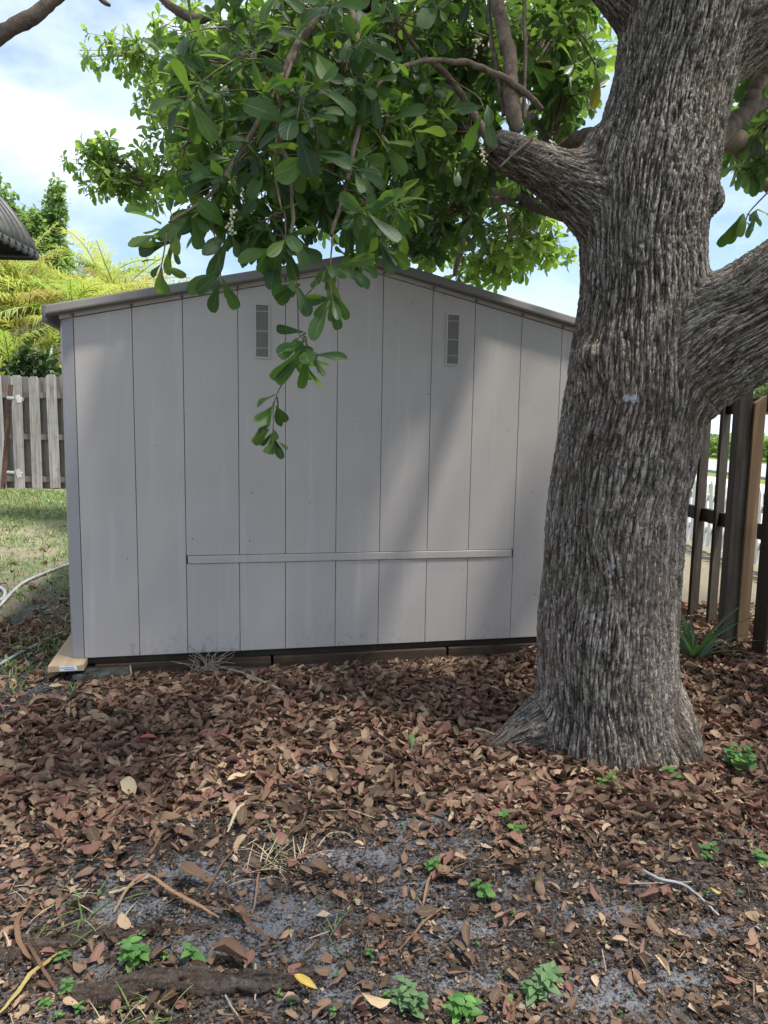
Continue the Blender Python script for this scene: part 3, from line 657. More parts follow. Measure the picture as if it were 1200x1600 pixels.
BR.append(branch([(870, 240, 12, 4.0), (800, 150, 12, 5.0), (700, 110, 12, 6.2), (560, 110, 10, 7.4), (420, 120, 8, 8.2), (300, 110, 6, 8.6), (190, 85, 4, 8.8)]))
BR.append(branch([(710, 430, 7, 6.4), (718, 400, 9, 6.2), (740, 330, 10, 5.6), (790, 260, 12, 4.8)]))
# branches entering at the top left of the frame, from the high left limb
BR.append(branch([(-60, 96, 28, 3.0), (0, 54, 25, 3.0), (45, 25, 22, 3.02), (92, -8, 21, 3.05), (200, -110, 24, 3.1), (420, -240, 34, 3.2), (760, -270, 44, 3.4)], wig=0.02))
BR.append(branch([(172, 8, 5, 3.0), (160, 0, 9, 3.0), (150, -30, 9, 3.0), (200, -110, 12, 3.08)], wig=0.0))
BR.append(branch([(232, -25, 9, 3.4), (265, 8, 13, 3.4), (300, 28, 15, 3.4), (325, 26, 14, 3.4), (348, 2, 14, 3.42), (400, -80, 16, 3.4), (520, -220, 22, 3.35), (760, -262, 40, 3.4)], wig=0.0))
BR.append(branch([(760, -240, 40, 3.4), (640, -140, 26, 3.0), (540, -30, 18, 2.7), (470, 60, 13, 2.5), (420, 160, 10, 2.4), (370, 250, 8, 2.35), (320, 310, 6, 2.3), (262, 350, 5, 2.28)]))
BR.append(branch([(540, -30, 14, 2.7), (560, 80, 11, 2.6), (560, 190, 9, 2.5), (540, 290, 7, 2.4), (520, 370, 6, 2.35)]))
BR.append(branch([(420, 160, 8, 2.4), (450, 260, 7, 2.35), (456, 350, 6, 2.3), (452, 400, 5, 2.28)]))

# ------------------------------------------------------------------ leaves
def leaf_tpl(rows, wid, fold=0.12, droop=0.18, curl=0.0, cross=3, twist=0.0, kind='obovate', wav=0.0):
    V, UV, Fc = [], [], []
    n = len(rows)
    for v in rows:
        if kind == 'obovate':
            w = wid * (0.10 * sstep(0, .05, v) * (1 - v) + 0.95 * (v ** 0.9) * max(0, 1 - v ** 6.5) ** 0.5 * (0.42 + 0.58 * sstep(0.05, 0.68, v)))
        elif kind == 'ovate': w = wid * math.sin(math.pi * min(1, v ** 0.75)) ** 0.8
        elif kind == 'round': w = wid * math.sqrt(max(0, 1 - (2 * v - 1) ** 2))
        else: w = wid * (0.35 + 0.65 * math.sin(math.pi * min(1, v * 0.9 + 0.1)))
        z0 = -droop * v * v; tw = twist * v
        for j in range(cross):
            u = 2 * j / (cross - 1) - 1
            x = u * w; z = fold * abs(x) * 1.6 + curl * (x / (wid + 1e-6)) ** 2 * 0.4 * v + wav * math.sin(v * 9 + u * 2.2) * abs(u)
            V.append((x * math.cos(tw) - z * math.sin(tw), v, z0 + x * math.sin(tw) + z * math.cos(tw))); UV.append((0.5 + u / 2, v))
    for i in range(n - 1):
        for j in range(cross - 1):
            a = i * cross + j; Fc.append((a, a + 1, a + 1 + cross, a + cross))
    return np.array(V), np.array(Fc), np.array(UV)
ROWS_N = [0, .1, .3, .5, .68, .83, .93, .985]
ROWS_M = [0, .22, .5, .74, .92, .99]
ROWS_F = [0, .35, .7, .98]
_rl = random.Random(21)
T_NEAR = [leaf_tpl(ROWS_N, _rl.uniform(.22, .33), _rl.uniform(.02, .34), _rl.uniform(-.05, .5), .1, 3, _rl.uniform(-.4, .4), wav=_rl.uniform(.005, .035)) for _ in range(10)]
T_MID = [leaf_tpl(ROWS_M, 0.29, f, d, 0.1, 3, tw) for f, d, tw in ((.22, .16, .15), (.10, .34, -.2), (.28, .05, .1))]
T_FAR = [leaf_tpl(ROWS_F, 0.33, f, d) for f, d in ((.2, .2), (.1, .35))]

def basis(d, n):
    """rows of rotation matrices whose Y is d and Z close to n"""
    d = d / (np.linalg.norm(d, axis=1)[:, None] + 1e-9)
    x = np.cross(d, n); x /= np.linalg.norm(x, axis=1)[:, None] + 1e-9
    z = np.cross(x, d); return np.stack([x, d, z], -1)
def instance(tpls, pos, Rm, size, rnd=None):
    """join copies of the templates into one set of arrays"""
    VV, FF, UU, RR = [], [], [], []; base_ = 0
    ids = RNG.integers(0, len(tpls), len(pos)); rnd = RNG.random(len(pos)) if rnd is None else rnd
    for k, (tv, tf, tu) in enumerate(tpls):
        s = np.where(ids == k)[0]
        if not len(s): continue
        v = np.einsum('nij,vj->nvi', Rm[s], tv) * size[s][:, None, None] + pos[s][:, None]
        VV.append(v.reshape(-1, 3)); m = len(tv)
        FF.append((tf[None] + (np.arange(len(s)) * m)[:, None, None] + base_).reshape(-1, tf.shape[1])); base_ += len(s) * m
        UU.append(np.tile(tu, (len(s), 1))); RR.append(np.repeat(rnd[s], m))
    return np.concatenate(VV), np.concatenate(FF), np.concatenate(UU), np.concatenate(RR)
def leafmesh(name, tpls, pos, Rm, size, mat, rnd=None):
    V, Fc, UV, R = instance(tpls, pos, Rm, size, rnd)
    return mk_mesh(name, V, Fc, True, {'rnd': R}, UV, mat)

def rosette_leaves(P, A, size, k=7, spread=(0.75, 1.65), droop=0.35, upw=0.9):
    """P rosette centres, A their axes -> leaf positions, directions, normals, lengths"""
    N = len(P); A = A / (np.linalg.norm(A, axis=1)[:, None] + 1e-9)
    h = np.where(np.abs(A[:, 2:3]) < .9, np.array([[0, 0, 1.]]), np.array([[1., 0, 0]]))
    e1 = np.cross(A, h); e1 /= np.linalg.norm(e1, axis=1)[:, None]; e2 = np.cross(A, e1)
    ph = (np.arange(k)[None] * 2 * math.pi / k + RNG.uniform(-.45, .45, (N, k)) + RNG.uniform(0, 6.3, (N, 1)))[..., None]
    al = RNG.uniform(spread[0], spread[1], (N, k, 1))
    d = np.cos(al) * A[:, None] + np.sin(al) * (np.cos(ph) * e1[:, None] + np.sin(ph) * e2[:, None])
    d[..., 2] -= droop * RNG.uniform(.2, 1.5, (N, k)); d /= np.linalg.norm(d, axis=2)[..., None]
    n = 0.5 * A[:, None] + np.array([0, 0, upw]) + RNG.normal(0, .35, (N, k, 3))
    pos = P[:, None] + d * 0.008 - A[:, None] * RNG.uniform(0, .05, (N, k, 1))
    ln = size[:, None] * RNG.uniform(.42, 1.18, (N, k))
    return pos.reshape(-1, 3), d.reshape(-1, 3), n.reshape(-1, 3), ln.ravel()

TWV, TWF = [], []; _twn = 0
def twig(pts, r0, r1, n=4, seg=5):
    global _twn
    c = spline(pts, seg); V, Fc = tube_arrays(c, np.linspace(r0, r1, seg), n, False)
    TWV.append(V); TWF.append(np.array(Fc) + _twn); _twn += len(V)

def sample_clump(px, py, Y, rx, ry, rY, n):
    """points in an ellipsoid around the place seen at (px,py) at depth Y; rx, ry in photo pixels"""
    c = at(px, py, Y); s = float((c - CAM) @ FW) / F
    q = RNG.normal(size=(n, 3)); q /= np.linalg.norm(q, axis=1)[:, None]; q *= (RNG.random((n, 1)) ** 0.45)
    return c + q * np.array([rx * s, rY, ry * s]), c

def clump_twigs(P, c, root, size):
    """twigs from a short bough (root -> c) out to every rosette; returns rosette axes"""
    A = np.zeros_like(P)
    for i, p in enumerate(P):
        t = RNG.uniform(.35, 1.0); s = root * (1 - t) + c * t
        m = (s + p) / 2 + np.array([0, 0, .06 * np.linalg.norm(p - s)]) + RNG.normal(0, .02, 3)
        twig([s, m, p], 0.004 * size / .1, 0.0018 * size / .1)
        a = p - m; A[i] = a / (np.linalg.norm(a) + 1e-6) + np.array([0, 0, .15])
    return A

def shed_clear(P):
    """keep foliage out of the shed"""
    c, s = math.cos(math.radians(12.065)), math.sin(math.radians(12.065)); x, y = P[:, 0] + 1.7307, P[:, 1] - 3.8463
    u, v = x * c + y * s, -x * s + y * c
    roof = 2.05 + (1 - np.abs(u - 1.613) / 1.613) * .36 + .13
    inside = (u > -.25) & (u < 3.5) & (v > -.16) & (v < 2.7) & (P[:, 2] < roof)
    return ~inside

# far outer crown, behind and above the shed: bright small leaves
FAR = [  # px, py, Y, rx, ry, rY, rosettes, root px,py,Y
    (190, 85, 8.4, 80, 28, .5, 44, 300, 110, 8.6), (270, 110, 8.4, 70, 42, .6, 46, 380, 115, 8.2), (250, 165, 8.2, 50, 30, .5, 24, 340, 130, 8.3),
    (165, 255, 8.4, 68, 30, .5, 40, 260, 280, 8.4), (200, 290, 8.4, 75, 32, .5, 46, 300, 275, 8.2), (150, 240, 8.4, 40, 22, .4, 20, 240, 270, 8.4),
    (255, 255, 8.2, 60, 40, .5, 30, 340, 275, 8.1), (300, 200, 8.0, 70, 80, .6, 60, 400, 200, 7.8), (290, 40, 8.0, 60, 45, .6, 30, 400, 90, 8.0),
    (380, 60, 7.6, 110, 80, .8, 80, 500, 110, 7.6), (380, 300, 7.6, 80, 60, .6, 34, 480, 290, 7.2), (330, 250, 7.8, 70, 60, .6, 40, 420, 270, 7.8),
    (480, 180, 7.2, 120, 130, .8, 80, 560, 200, 7.2), (560, 320, 6.8, 100, 70, .6, 44, 620, 310, 6.2), (650, 380, 6.6, 110, 45, .6, 52, 700, 330, 5.8),
    (700, 280, 6.2, 120, 90, .7, 66, 740, 300, 5.3), (640, 140, 6.4, 130, 120, .8, 80, 700, 120, 6.2), (800, 380, 6.6, 80, 50, .6, 36, 780, 300, 5.2),
    (760, 420, 6.8, 70, 28, .5, 26, 760, 350, 6.0), (855, 350, 6.6, 50, 50, .5, 22, 800, 300, 5.2), (850, 400, 6.9, 46, 30, .4, 14, 800, 330, 5.6),
    (830, 100, 6.2, 110, 110, .8, 74, 800, 150, 5.0), (760, 30, 6.2, 140, 70, .8, 60, 740, 110, 6.0), (520, 20, 7.0, 150, 60, .8, 60, 560, 110, 7.4),
    (1175, 110, 6.0, 60, 110, .7, 40, 1200, 160, 4.2), (1190, 250, 5.6, 50, 60, .5, 26, 1190, 280, 4.0), (900, 60, 6.4, 70, 80, .6, 34, 860, 150, 5.0),
]
# middle crown
MID = [
    (430, 90, 3.9, 130, 70, .45, 54, 540, -30, 3.3), (560, 60, 3.8, 120, 70, .45, 48, 600, -60, 3.3), (680, 40, 4.0, 110, 60, .45, 48, 740, -80, 3.4),
    (620, 230, 3.7, 110, 90, .4, 54, 700, 120, 3.1), (700, 200, 4.2, 90, 80, .4, 40, 760, 212, 3.3), (690, 330, 4.4, 90, 60, .4, 40, 760, 300, 4.6),
    (560, 340, 4.0, 80, 60, .35, 35, 600, 230, 3.6), (500, 250, 3.9, 100, 100, .4, 48, 560, 190, 3.2), (860, 90, 4.3, 70, 90, .45, 45, 820, 100, 3.4),
    (740, 110, 4.2, 80, 70, .4, 37, 780, 20, 3.3), (640, 390, 4.6, 70, 30, .3, 18, 700, 320, 4.8), (370, 190, 3.8, 90, 90, .4, 40, 460, 60, 3.3), (300, 130, 4.0, 60, 60, .3, 18, 400, 60, 3.4),
    (870, 200, 4.6, 50, 60, .4, 24, 860, 240, 4.0), (1180, 180, 4.6, 40, 90, .4, 24, 1200, 160, 3.5), (760, 270, 3.9, 60, 40, .3, 18, 740, 200, 3.2),
    (835, 300, 4.4, 40, 40, .3, 13, 820, 300, 4.6),
    (1178, 105, 3.9, 40, 70, .3, 16, 1200, 60, 3.6), (1192, 215, 3.7, 30, 50, .2, 9, 1200, 160, 3.5), (1165, 215, 4.3, 40, 50, .3, 12, 1186, 280, 4.0), (880, 150, 4.2, 45, 60, .3, 16, 850, 240, 4.0), (820, 60, 3.7, 60, 60, .25, 16, 820, 100, 3.3),
]
# near hanging foliage, dark and large
NEAR = [
    (420, 170, 2.55, 130, 80, .32, 24, 470, 60, 2.5), (530, 140, 2.6, 100, 90, .32, 22, 545, 40, 2.65), (390, 280, 2.5, 100, 75, .28, 20, 420, 160, 2.4),
    (490, 270, 2.5, 100, 90, .28, 20, 450, 200, 2.36), (335, 335, 2.4, 75, 50, .18, 10, 370, 250, 2.35), (430, 370, 2.4, 85, 50, .18, 12, 452, 300, 2.33),
    (550, 345, 2.5, 70, 75, .2, 13, 540, 250, 2.45), (600, 210, 2.7, 70, 90, .25, 14, 565, 130, 2.55), (350, 110, 2.6, 90, 70, .28, 16, 430, 60, 2.55), (300, 220, 2.6, 60, 80, .22, 10, 370, 200, 2.45),
    (480, 60, 2.7, 150, 60, .3, 22, 520, -20, 2.7), (620, 60, 2.85, 90, 70, .25, 16, 590, -20, 2.85), (655, 170, 2.95, 50, 60, .15, 7, 690, 112, 2.95), (610, 350, 2.8, 50, 50, .18, 7, 580, 260, 2.6),
]
def do_layer(clumps, tpls, mat, size, name, k, keep=None):
    Ps, As = [], []
    for c in clumps:
        P, ctr = sample_clump(*c[:7]); P = P[shed_clear(P)]
        if keep is not None: P = P[keep(P)]
        if not len(P): continue
        root = at(*c[7:10]); As.append(clump_twigs(P, ctr, root, size)); Ps.append(P)
    P = np.concatenate(Ps); A = np.concatenate(As)
    p, d, n, l = rosette_leaves(P, A, np.full(len(P), size), k)
    ok = shed_clear(p + d * l[:, None]); p, d, n, l = p[ok], d[ok], n[ok], l[ok]
    tpart(name, leafmesh(name, tpls, p, basis(d, n), l, mat), kind='stuff')
do_layer(FAR, T_FAR, M['leaf_hazy'], 0.125, 'foliage', 10)
do_layer(MID, T_MID, M['leaf_backlit'], 0.122, 'foliage', 9)

# the crown over and behind the camera and to the right, out of the picture, which shades the yard
def crown_above():
    q = RNG.normal(size=(950, 3)); q /= np.linalg.norm(q, axis=1)[:, None]; q *= RNG.random((950, 1)) ** .4
    P = np.array([1.3, 3.0, 5.6]) + q * np.array([4.6, 4.2, 1.9])
    x, y, d = pix(P); vis = (d > 0.1) & (x > -60) & (x < 1260) & (y > -70)
    P = P[~vis & (P[:, 2] > 3.6)]
    A = np.tile([[0, 0, 1.]], (len(P), 1)) + RNG.normal(0, .4, P.shape)
    for p in P[::3]:
        s = p + RNG.normal(0, .25, 3) - np.array([0, 0, .35]); twig([s, (s + p) / 2 + RNG.normal(0, .03, 3), p], .006, .003)
    p, d_, n, l = rosette_leaves(P, A, np.full(len(P), .15), 8)
    tpart('foliage', leafmesh('foliage', T_FAR, p, basis(d_, n), l, M['leaf']), kind='stuff')
crown_above()

# nearest leaves: each one an object, a sub-part of the bough that carries it
LEAF_ME = [mk_mesh('leaf', tv, tf, True, None, tu, M['leaf']) for tv, tf, tu in T_NEAR]
SICK_ME = mk_mesh('leaf', *T_NEAR[0][:2], True, None, T_NEAR[0][2], M['leaf_sick'])
NLEAF = 0
def put_leaves(p, d, n, l, parent, mes=None):
    global NLEAF
    Rm = basis(d, n)
    for i in range(len(p)):
        o = bpy.data.objects.new('leaf', random.choice(mes or LEAF_ME)); col.objects.link(o); o.parent = parent
        m = Matrix.Identity(4)
        for a in range(3):
            for b_ in range(3): m[a][b_] = Rm[i][a][b_] * l[i]
            m[a][3] = p[i][a]
        o.matrix_local = m; NLEAF += 1
def hanging(pts, ros, name='hanging_branch', Y=2.3, w=3.0):
    """a hanging shoot: pixel path, then rosettes (px, py, dY, axis pixel dir, k, leaf length)"""
    P = np.array([at(q[0], q[1], q[2] if len(q) > 2 else Y) for q in pts]); c = spline(P, 4 * len(pts))
    r = np.linspace(rpx(w, P[0]), rpx(w * .6, P[0]), len(c)); V, Fc = tube_arrays(c, r, 6)
    o = tpart(name, mk_mesh(name, V, Fc, True, mat=M['twig']))
    for (x, y, dY, ax, ay, k, ln) in ros:
        C_ = at(x, y, Y + dY); A = np.array([[ax, -0.35, -ay]])
        p, d, n, l = rosette_leaves(C_[None], A, np.array([ln]), k, (0.55, 1.5), 0.45, 0.55)
        n[:, 1] -= 0.5
        put_leaves(p, d, n, l, o)
    return o
def near_layer():
    Ps, As = [], []
    for c in NEAR:
        P, ctr = sample_clump(*c[:7]); root = at(*c[7:10]); As.append(clump_twigs(P, ctr, root, .1)); Ps.append(P)
    P = np.concatenate(Ps); A = np.concatenate(As); A[:, 1] -= 0.25
    p, d, n, l = rosette_leaves(P, A, RNG.uniform(.07, .145, len(P)), 8, (0.5, 1.6), .4, .6)
    n[:, 1] -= 0.35
    order = np.argsort(p[:, 1] - 0.0 * p[:, 2]); first, rest = order[:200], order[200:]
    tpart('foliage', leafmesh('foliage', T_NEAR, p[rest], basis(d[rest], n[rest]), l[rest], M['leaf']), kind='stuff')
    c = spline(np.array([at(470, 60, 2.5), at(440, 150, 2.36), at(430, 260, 2.25), at(440, 330, 2.2)]), 14); V, Fc = tube_arrays(c, np.linspace(.007, .003, 14), 6)
    bough = tpart('hanging_branch', mk_mesh('hanging_branch', V, Fc, True, mat=M['twig']))
    put_leaves(p[first], d[first], n[first], l[first], bough)
near_layer()
hanging([(452, 400), (463, 440), (466, 500), (467, 521), (480, 547), (441, 600), (428, 632), (427, 668), (424, 690)],
        [(478, 552, 0, .3, 1, 10, .135), (466, 528, .02, -.5, .4, 6, .11), (492, 556, .01, .6, .3, 4, .11), (426, 634, 0, -.3, 1, 6, .105), (424, 676, 0, 0, 1, 7, .085), (432, 688, .01, .3, 1, 6, .07), (455, 452, 0, -.6, .5, 5, .11)], w=2.6)
hanging([(520, 370), (516, 420), (518, 470)], [(518, 470, 0, .1, 1, 8, .135), (520, 420, .02, .4, .4, 7, .14), (498, 440, .02, -.5, .7, 3, .11)])
hanging([(320, 310, 2.3), (338, 380, 2.3), (345, 432, 2.3)], [(345, 436, 0, 0, 1, 7, .10)])
hanging([(262, 350, 2.28), (256, 395, 2.26), (250, 425, 2.26)], [(250, 428, 0, -.1, 1, 5, .115), (258, 385, 0, -.7, .6, 6, .135), (252, 350, 0, -.6, -.2, 6, .135), (300, 340, .02, .1, 1, 5, .12)])
hanging([(300, 150, 2.4), (270, 155, 2.38), (288, 160, 2.36)], [(286, 158, 0, -.3, .3, 6, .15)])
hanging([(480, 100, 2.4), (470, 150, 2.25), (464, 185, 2.2)], [(464, 185, -.05, .1, -.2, 6, .145), (500, 110, -.05, .2, -.4, 5, .13)])
hanging([(700, 122, 2.95), (745, 150, 2.85), (757, 172, 2.8)], [(756, 172, .5, -.2, .5, 4, .17)], Y=2.3)
hanging([(1200, 300, 3.3), (1172, 330, 3.3), (1165, 345, 3.3)], [(1164, 345, 1.0, 0, 1, 6, .12), (1186, 330, 1.0, .5, .5, 4, .12)])
hanging([(905, 60, 3.7), (930, 100, 3.7)], [(930, 100, 1.4, 0, 1, 3, .14)])
sk = hanging([(925, 90, 3.75), (932, 110, 3.75)], [])
p0 = at(933, 108, 3.72); put_leaves(p0[None], np.array([[.02, -.1, -1.]]), np.array([[.2, -1., .1]]), np.array([.17]), sk, [SICK_ME])
# pale flower spikes in the crown
for x, y, Y in ((352, 130, 2.42), (362, 328, 2.28), (745, 60, 3.0), (655, 18, 2.9), (756, 232, 2.95), (860, 220, 3.1), (372, 95, 2.5)):
    b = MB(); c = at(x, y, Y)
    for i in range(26):
        q = c + np.array([random.gauss(0, .008), random.gauss(0, .008), -random.random() * .07]); r = .003
        b.box(tuple(q), (r * 2, r * 2, r * 2), Matrix.Rotation(random.random() * 3, 3, 'X'))
    tpart('flower_spike', mk_mesh('flower_spike', np.array(b.V), b.F, mat=M['flower']))
tw = np.concatenate(TWV); tpart('twigs', mk_mesh('twigs', tw, np.concatenate(TWF), True, mat=M['twig']), kind='stuff')

# ------------------------------------------------------------------ leaf litter
def dry_tpl(rows, wid, curl, bend, fold, tw, sd=0):
    """a dead leaf: curled, folded and crumpled, with an uneven edge"""
    rg = np.random.default_rng(sd + 40); V, UV, Fc = [], [], []; us = (-1, -.4, .4, 1)
    for v in rows:
        for u in us:
            w = wid * (0.03 + 1.12 * min(1, v * 2.1) ** 0.8 * max(0, 1 - v ** 3.6) ** 0.55) * (1 + (.10 * rg.normal() if abs(u) == 1 else 0))
            x = u * w * math.cos(curl * abs(u) * .7); z = w * u * u * math.sin(curl) * 1.0 + fold * abs(u) * w
            yy = v * math.cos(bend * v * .7); zz = z + math.sin(bend * v) * v * .55 + .03 * rg.normal()
            a = tw * v; V.append((x * math.cos(a) - zz * math.sin(a), yy, x * math.sin(a) + zz * math.cos(a))); UV.append((.5 + u / 2, v))
    for i in range(len(rows) - 1):
        for j in range(3):
            a = i * 4 + j; Fc.append((a, a + 1, a + 5, a + 4))
    V = np.array(V); V[:, 1] -= .5; V[:, 2] -= V[:, 2].min() * .7
    return V, np.array(Fc), np.array(UV)
RD = [0, .14, .38, .66, .88, 1.0]
_rd = random.Random(3)
T_DRY = [dry_tpl(RD, _rd.uniform(.20, .30), _rd.uniform(-.5, 1.35), _rd.uniform(-.8, .9), _rd.uniform(-.15, .35), _rd.uniform(-.7, .7), k) for k in range(16)]
def rand_rot(n, tilt):
    yaw = RNG.uniform(0, 2 * math.pi, n); d = np.stack([np.cos(yaw), np.sin(yaw), RNG.normal(0, tilt * .6, n)], -1)
    up = np.stack([RNG.normal(0, tilt, n), RNG.normal(0, tilt, n), np.where(RNG.random(n) < .35, -1., 1.)], -1)
    return basis(d, up)
def shed_base(x, y):
    c, s = math.cos(math.radians(12.065)), math.sin(math.radians(12.065)); X, Y = x + 1.7307, y - 3.8463
    return ((X * c + Y * s > -.02) & (X * c + Y * s < 3.3) & (-X * s + Y * c > -.03) & (-X * s + Y * c < 2.6))
def ltrunk(x, y): return np.hypot(x - base[0] - .02, y - 3.1) < .30
def litter():
    n = 74000
    x = RNG.uniform(-2.6, 4.2, n); y = RNG.uniform(1.35, 5.8, n) ; s, px, py = sandiness(x, y)
    dens = sstep(2.05, 2.9, y + .25 * noise3(x * 2, y * 2, 4.4) + .30 * sstep(.1, 1.2, x) * sstep(1.4, 2.2, y) + .42 * sstep(-.55, -1.0, x)) * .95 + .16
    dens *= 1 - .85 * s
    dens *= np.where(x < -1.72, .10 + .45 * sstep(-.05, .3, noise3(x * 1.4, y * 1.4, 8.8)), 1)
    dens *= .30 + .7 * sstep(5.6, 4.6, y)
    dens = np.where((x > 2.9), dens * .3, dens)
    wv = -(x + 1.7307) * math.sin(math.radians(12.065)) + (y - 3.8463) * math.cos(math.radians(12.065)); dens = np.where((x < .9) & (x > -1.75), dens * sstep(-.05, -.2, wv + .06 * noise3(x * 5, y * 5, .5)), dens)
    ok = (RNG.random(n) < dens) & ~shed_base(x, y) & ~ltrunk(x, y)
    x, y, dens, px, py = x[ok], y[ok], dens[ok], px[ok], py[ok]; n = len(x)
    pile = sstep(.55, .95, dens) * (.4 + .6 * sstep(2.3, 3.2, y))
    z = gz(x, y) + .004 + RNG.random(n) ** 1.6 * .028 * pile
    size = RNG.uniform(.036, .086, n) * np.where(RNG.random(n) < .06, 1.3, 1); size *= .50 + .50 * sstep(2.0, 2.7, y)
    rnd = np.clip(RNG.random(n) * .98 + .10 * noise3(x * 1.5, y * 1.5, 6.6), 0, .999)
    left = sstep(-.4, -1.1, x) * sstep(3.2, 2.6, y); rnd = rnd * (1 - .35 * left)        # older, darker leaves on the left
    tag(link('leaf_litter', leafmesh('leaf_litter', T_DRY, np.stack([x, y, z], -1), rand_rot(n, .42), size, M['dry'], rnd)), 'carpet of dry brown leaves covering the ground around the tree', 'leaf litter', kind='stuff')
    # crumbled bits
    n = 190000
    x = RNG.uniform(-2.4, 3.0, n); y = 1.35 + RNG.random(n) ** 1.25 * 3.0; s, px, py = sandiness(x, y)
    ok = (RNG.random(n) < (.95 - .45 * s) * np.clip(.55 + 1.2 * noise3(x * 3.1, y * 3.1, 2.2), .12, 1)) & ~shed_base(x, y) & ~ltrunk(x, y); x, y = x[ok], y[ok]; n = len(x)
    q = np.array([(-.5, -.5, 0), (.5, -.35, .12), (.4, .5, 0), (-.35, .4, .15)]); strip = np.array([(-.07, -1, 0), (.07, -1, 0), (.06, 1, .1), (-.06, 1, .1)]); uv4 = np.array([(0, 0), (1, 0), (1, 1), (0, 1)])
    size = RNG.lognormal(math.log(.0080), .55, n).clip(.0025, .030)
    tag(link('litter_crumbs', leafmesh('litter_crumbs', [(q, np.array([[0, 1, 2, 3]]), uv4), (q * [1, .6, 1], np.array([[0, 1, 2, 3]]), uv4), (strip, np.array([[0, 1, 2, 3]]), uv4)],
        np.stack([x, y, gz(x, y) + .004 + RNG.random(n) * .012], -1), rand_rot(n, .5), size, M['bits'])), 'crumbled bark bits and leaf fragments over the sandy soil', 'litter bits', kind='stuff')
litter()
def straws():
    n = 2600; x = RNG.uniform(-1.6, 2.2, n); y = 1.4 + RNG.random(n) * 2.3; ok = ~ltrunk(x, y) & ~shed_base(x, y); x, y = x[ok], y[ok]; n = len(x)
    t = leaf_tpl([0, .25, .5, .75, 1.0], .022, .1, .12, kind='strap', twist=.8); yaw = RNG.uniform(0, 6.28, n); d = np.stack([np.cos(yaw), np.sin(yaw), RNG.normal(.05, .12, n)], -1)
    tag(link('straw_litter', leafmesh('straw_litter', [t], np.stack([x, y, gz(x, y) + .012 + RNG.random(n) * .02 * sstep(2.2, 2.8, y)], -1), basis(d, np.tile([[0., 0, 1]], (n, 1))), RNG.uniform(.02, .085, n), M['bits'], RNG.uniform(.35, .999, n))), 'thin straws and twig fragments strewn over litter and soil', 'litter bits', kind='stuff')
straws()
DRY_ME = [mk_mesh('fallen_leaf', tv, tf, True, None, tu, M['dry']) for tv, tf, tu in T_DRY]
def fallen(p, size, me, yaw, tilt=(0.1, 0.1), label=None, group=None, cat='leaf', dz=.008):
    o = link('fallen_leaf', me, None, (p[0], p[1], p[2] + dz), (tilt[0], tilt[1], yaw)); o.scale = (size,) * 3
    return tag(o, label, cat, group)
CLS = [('dark brown', .03), ('chestnut brown', .24), ('reddish brown', .64), ('light tan', .88)]
CLS_ME = {c: [mk_mesh('fallen_leaf', tv, tf, True, {'rnd': np.full(len(tv), v)}, tu, M['dry_piece']) for tv, tf, tu in T_DRY] for c, v in CLS}
k = 0
while k < 285:
    x, y = random.uniform(20, 1180), random.uniform(1215, 1590); p = on_ground(x, y)
    s = float(sandiness(np.array([p[0]]), np.array([p[1]]))[0][0])
    if random.random() < .8 * s or ltrunk(np.array([p[0]]), np.array([p[1]]))[0]: continue
    c = random.choices(CLS, (5, 4, 2.4, .7))[0][0]
    place = ('near the left edge' if x < 240 else 'left of centre' if x < 480 else 'at the centre' if x < 720 else 'right of centre' if x < 960 else 'near the right edge') + (', in front of the leaf carpet' if y < 1310 else ', midway down the bare ground' if y < 1450 else ', close to the bottom edge')
    fallen(p, random.uniform(.040, .078) * (1.0 if y < 1400 else .9), random.choice(CLS_ME[c]), random.uniform(0, 6.28), (random.gauss(0, .25), random.gauss(0, .25)), c + ' dry leaf lying ' + place, 'loose dry leaves in the foreground', dz=.012 + (.03 if y < 1300 else 0)); k += 1
def var_me(mat, i): return mk_mesh('fallen_leaf', *T_DRY[i][:2], True, None, T_DRY[i][2], M[mat])
for x, y, s, mt, i, yaw, lab in (
    (203, 1245, .11, 'dry_pale', 9, .6, 'large pale tan leaf curled up on the litter at left'),
    (372, 1230, .09, 'dry_pale', 0, 2.2, 'pale tan folded leaf lying centre left of the sandy patch'),
    (232, 1166, .085, 'dry_red', 0, 1.7, 'flat dull red leaf on the brown litter at left'),
    (905, 1062, .07, 'dry_red', 2, .4, 'small red leaf beside the left side of the trunk'),
    (475, 1558, .07, 'dry_yellow', 3, 1.4, 'yellow curled leaf lying at the bottom centre'),
    (1114, 1408, .045, 'dry_yellow', 1, 1.5, 'tiny bright yellow leaf at the right of the white stick'),
    (582, 1588, .09, 'dry_pale', 1, 1.9, 'large pale brown leaf at the very bottom edge'),
    (1080, 1052, .10, 'dry_pale', 6, 1.2, 'pale yellowish leaf under the strap leaved plant'),
    (1078, 1035, .085, 'dry_red', 0, 1.5, 'pinkish red leaf under the strap leaved plant'),
    (360, 1510, .10, 'dry', 6, 1.3, 'broad brown leaf behind the rotting log'), (300, 1385, .095, 'dry', 2, 1.6, 'broad brown leaf on the grey sand at left'),
    (1035, 1525, .065, 'dry_pale', 5, .2, 'upright pale brown leaf at bottom right'), (1160, 1195, .08, 'dry_red', 4, .9, 'reddish leaf next to the round leaved weed at right')):
    fallen(on_ground(x, y), s, var_me(mt, i), yaw, (.15, .1), lab, dz=.03)
g = on_ground(643, 1182)
me = mk_mesh('fallen_leaf', *T_NEAR[2][:2], True, None, T_NEAR[2][2], M['weed'])
o = link('fallen_leaf', me, None, tuple(g + np.array([0, 0, .02])), (1.0, .2, .2)); o.scale = (.085,) * 3; tag(o, 'single fresh green leaf standing up from the brown litter', 'leaf')

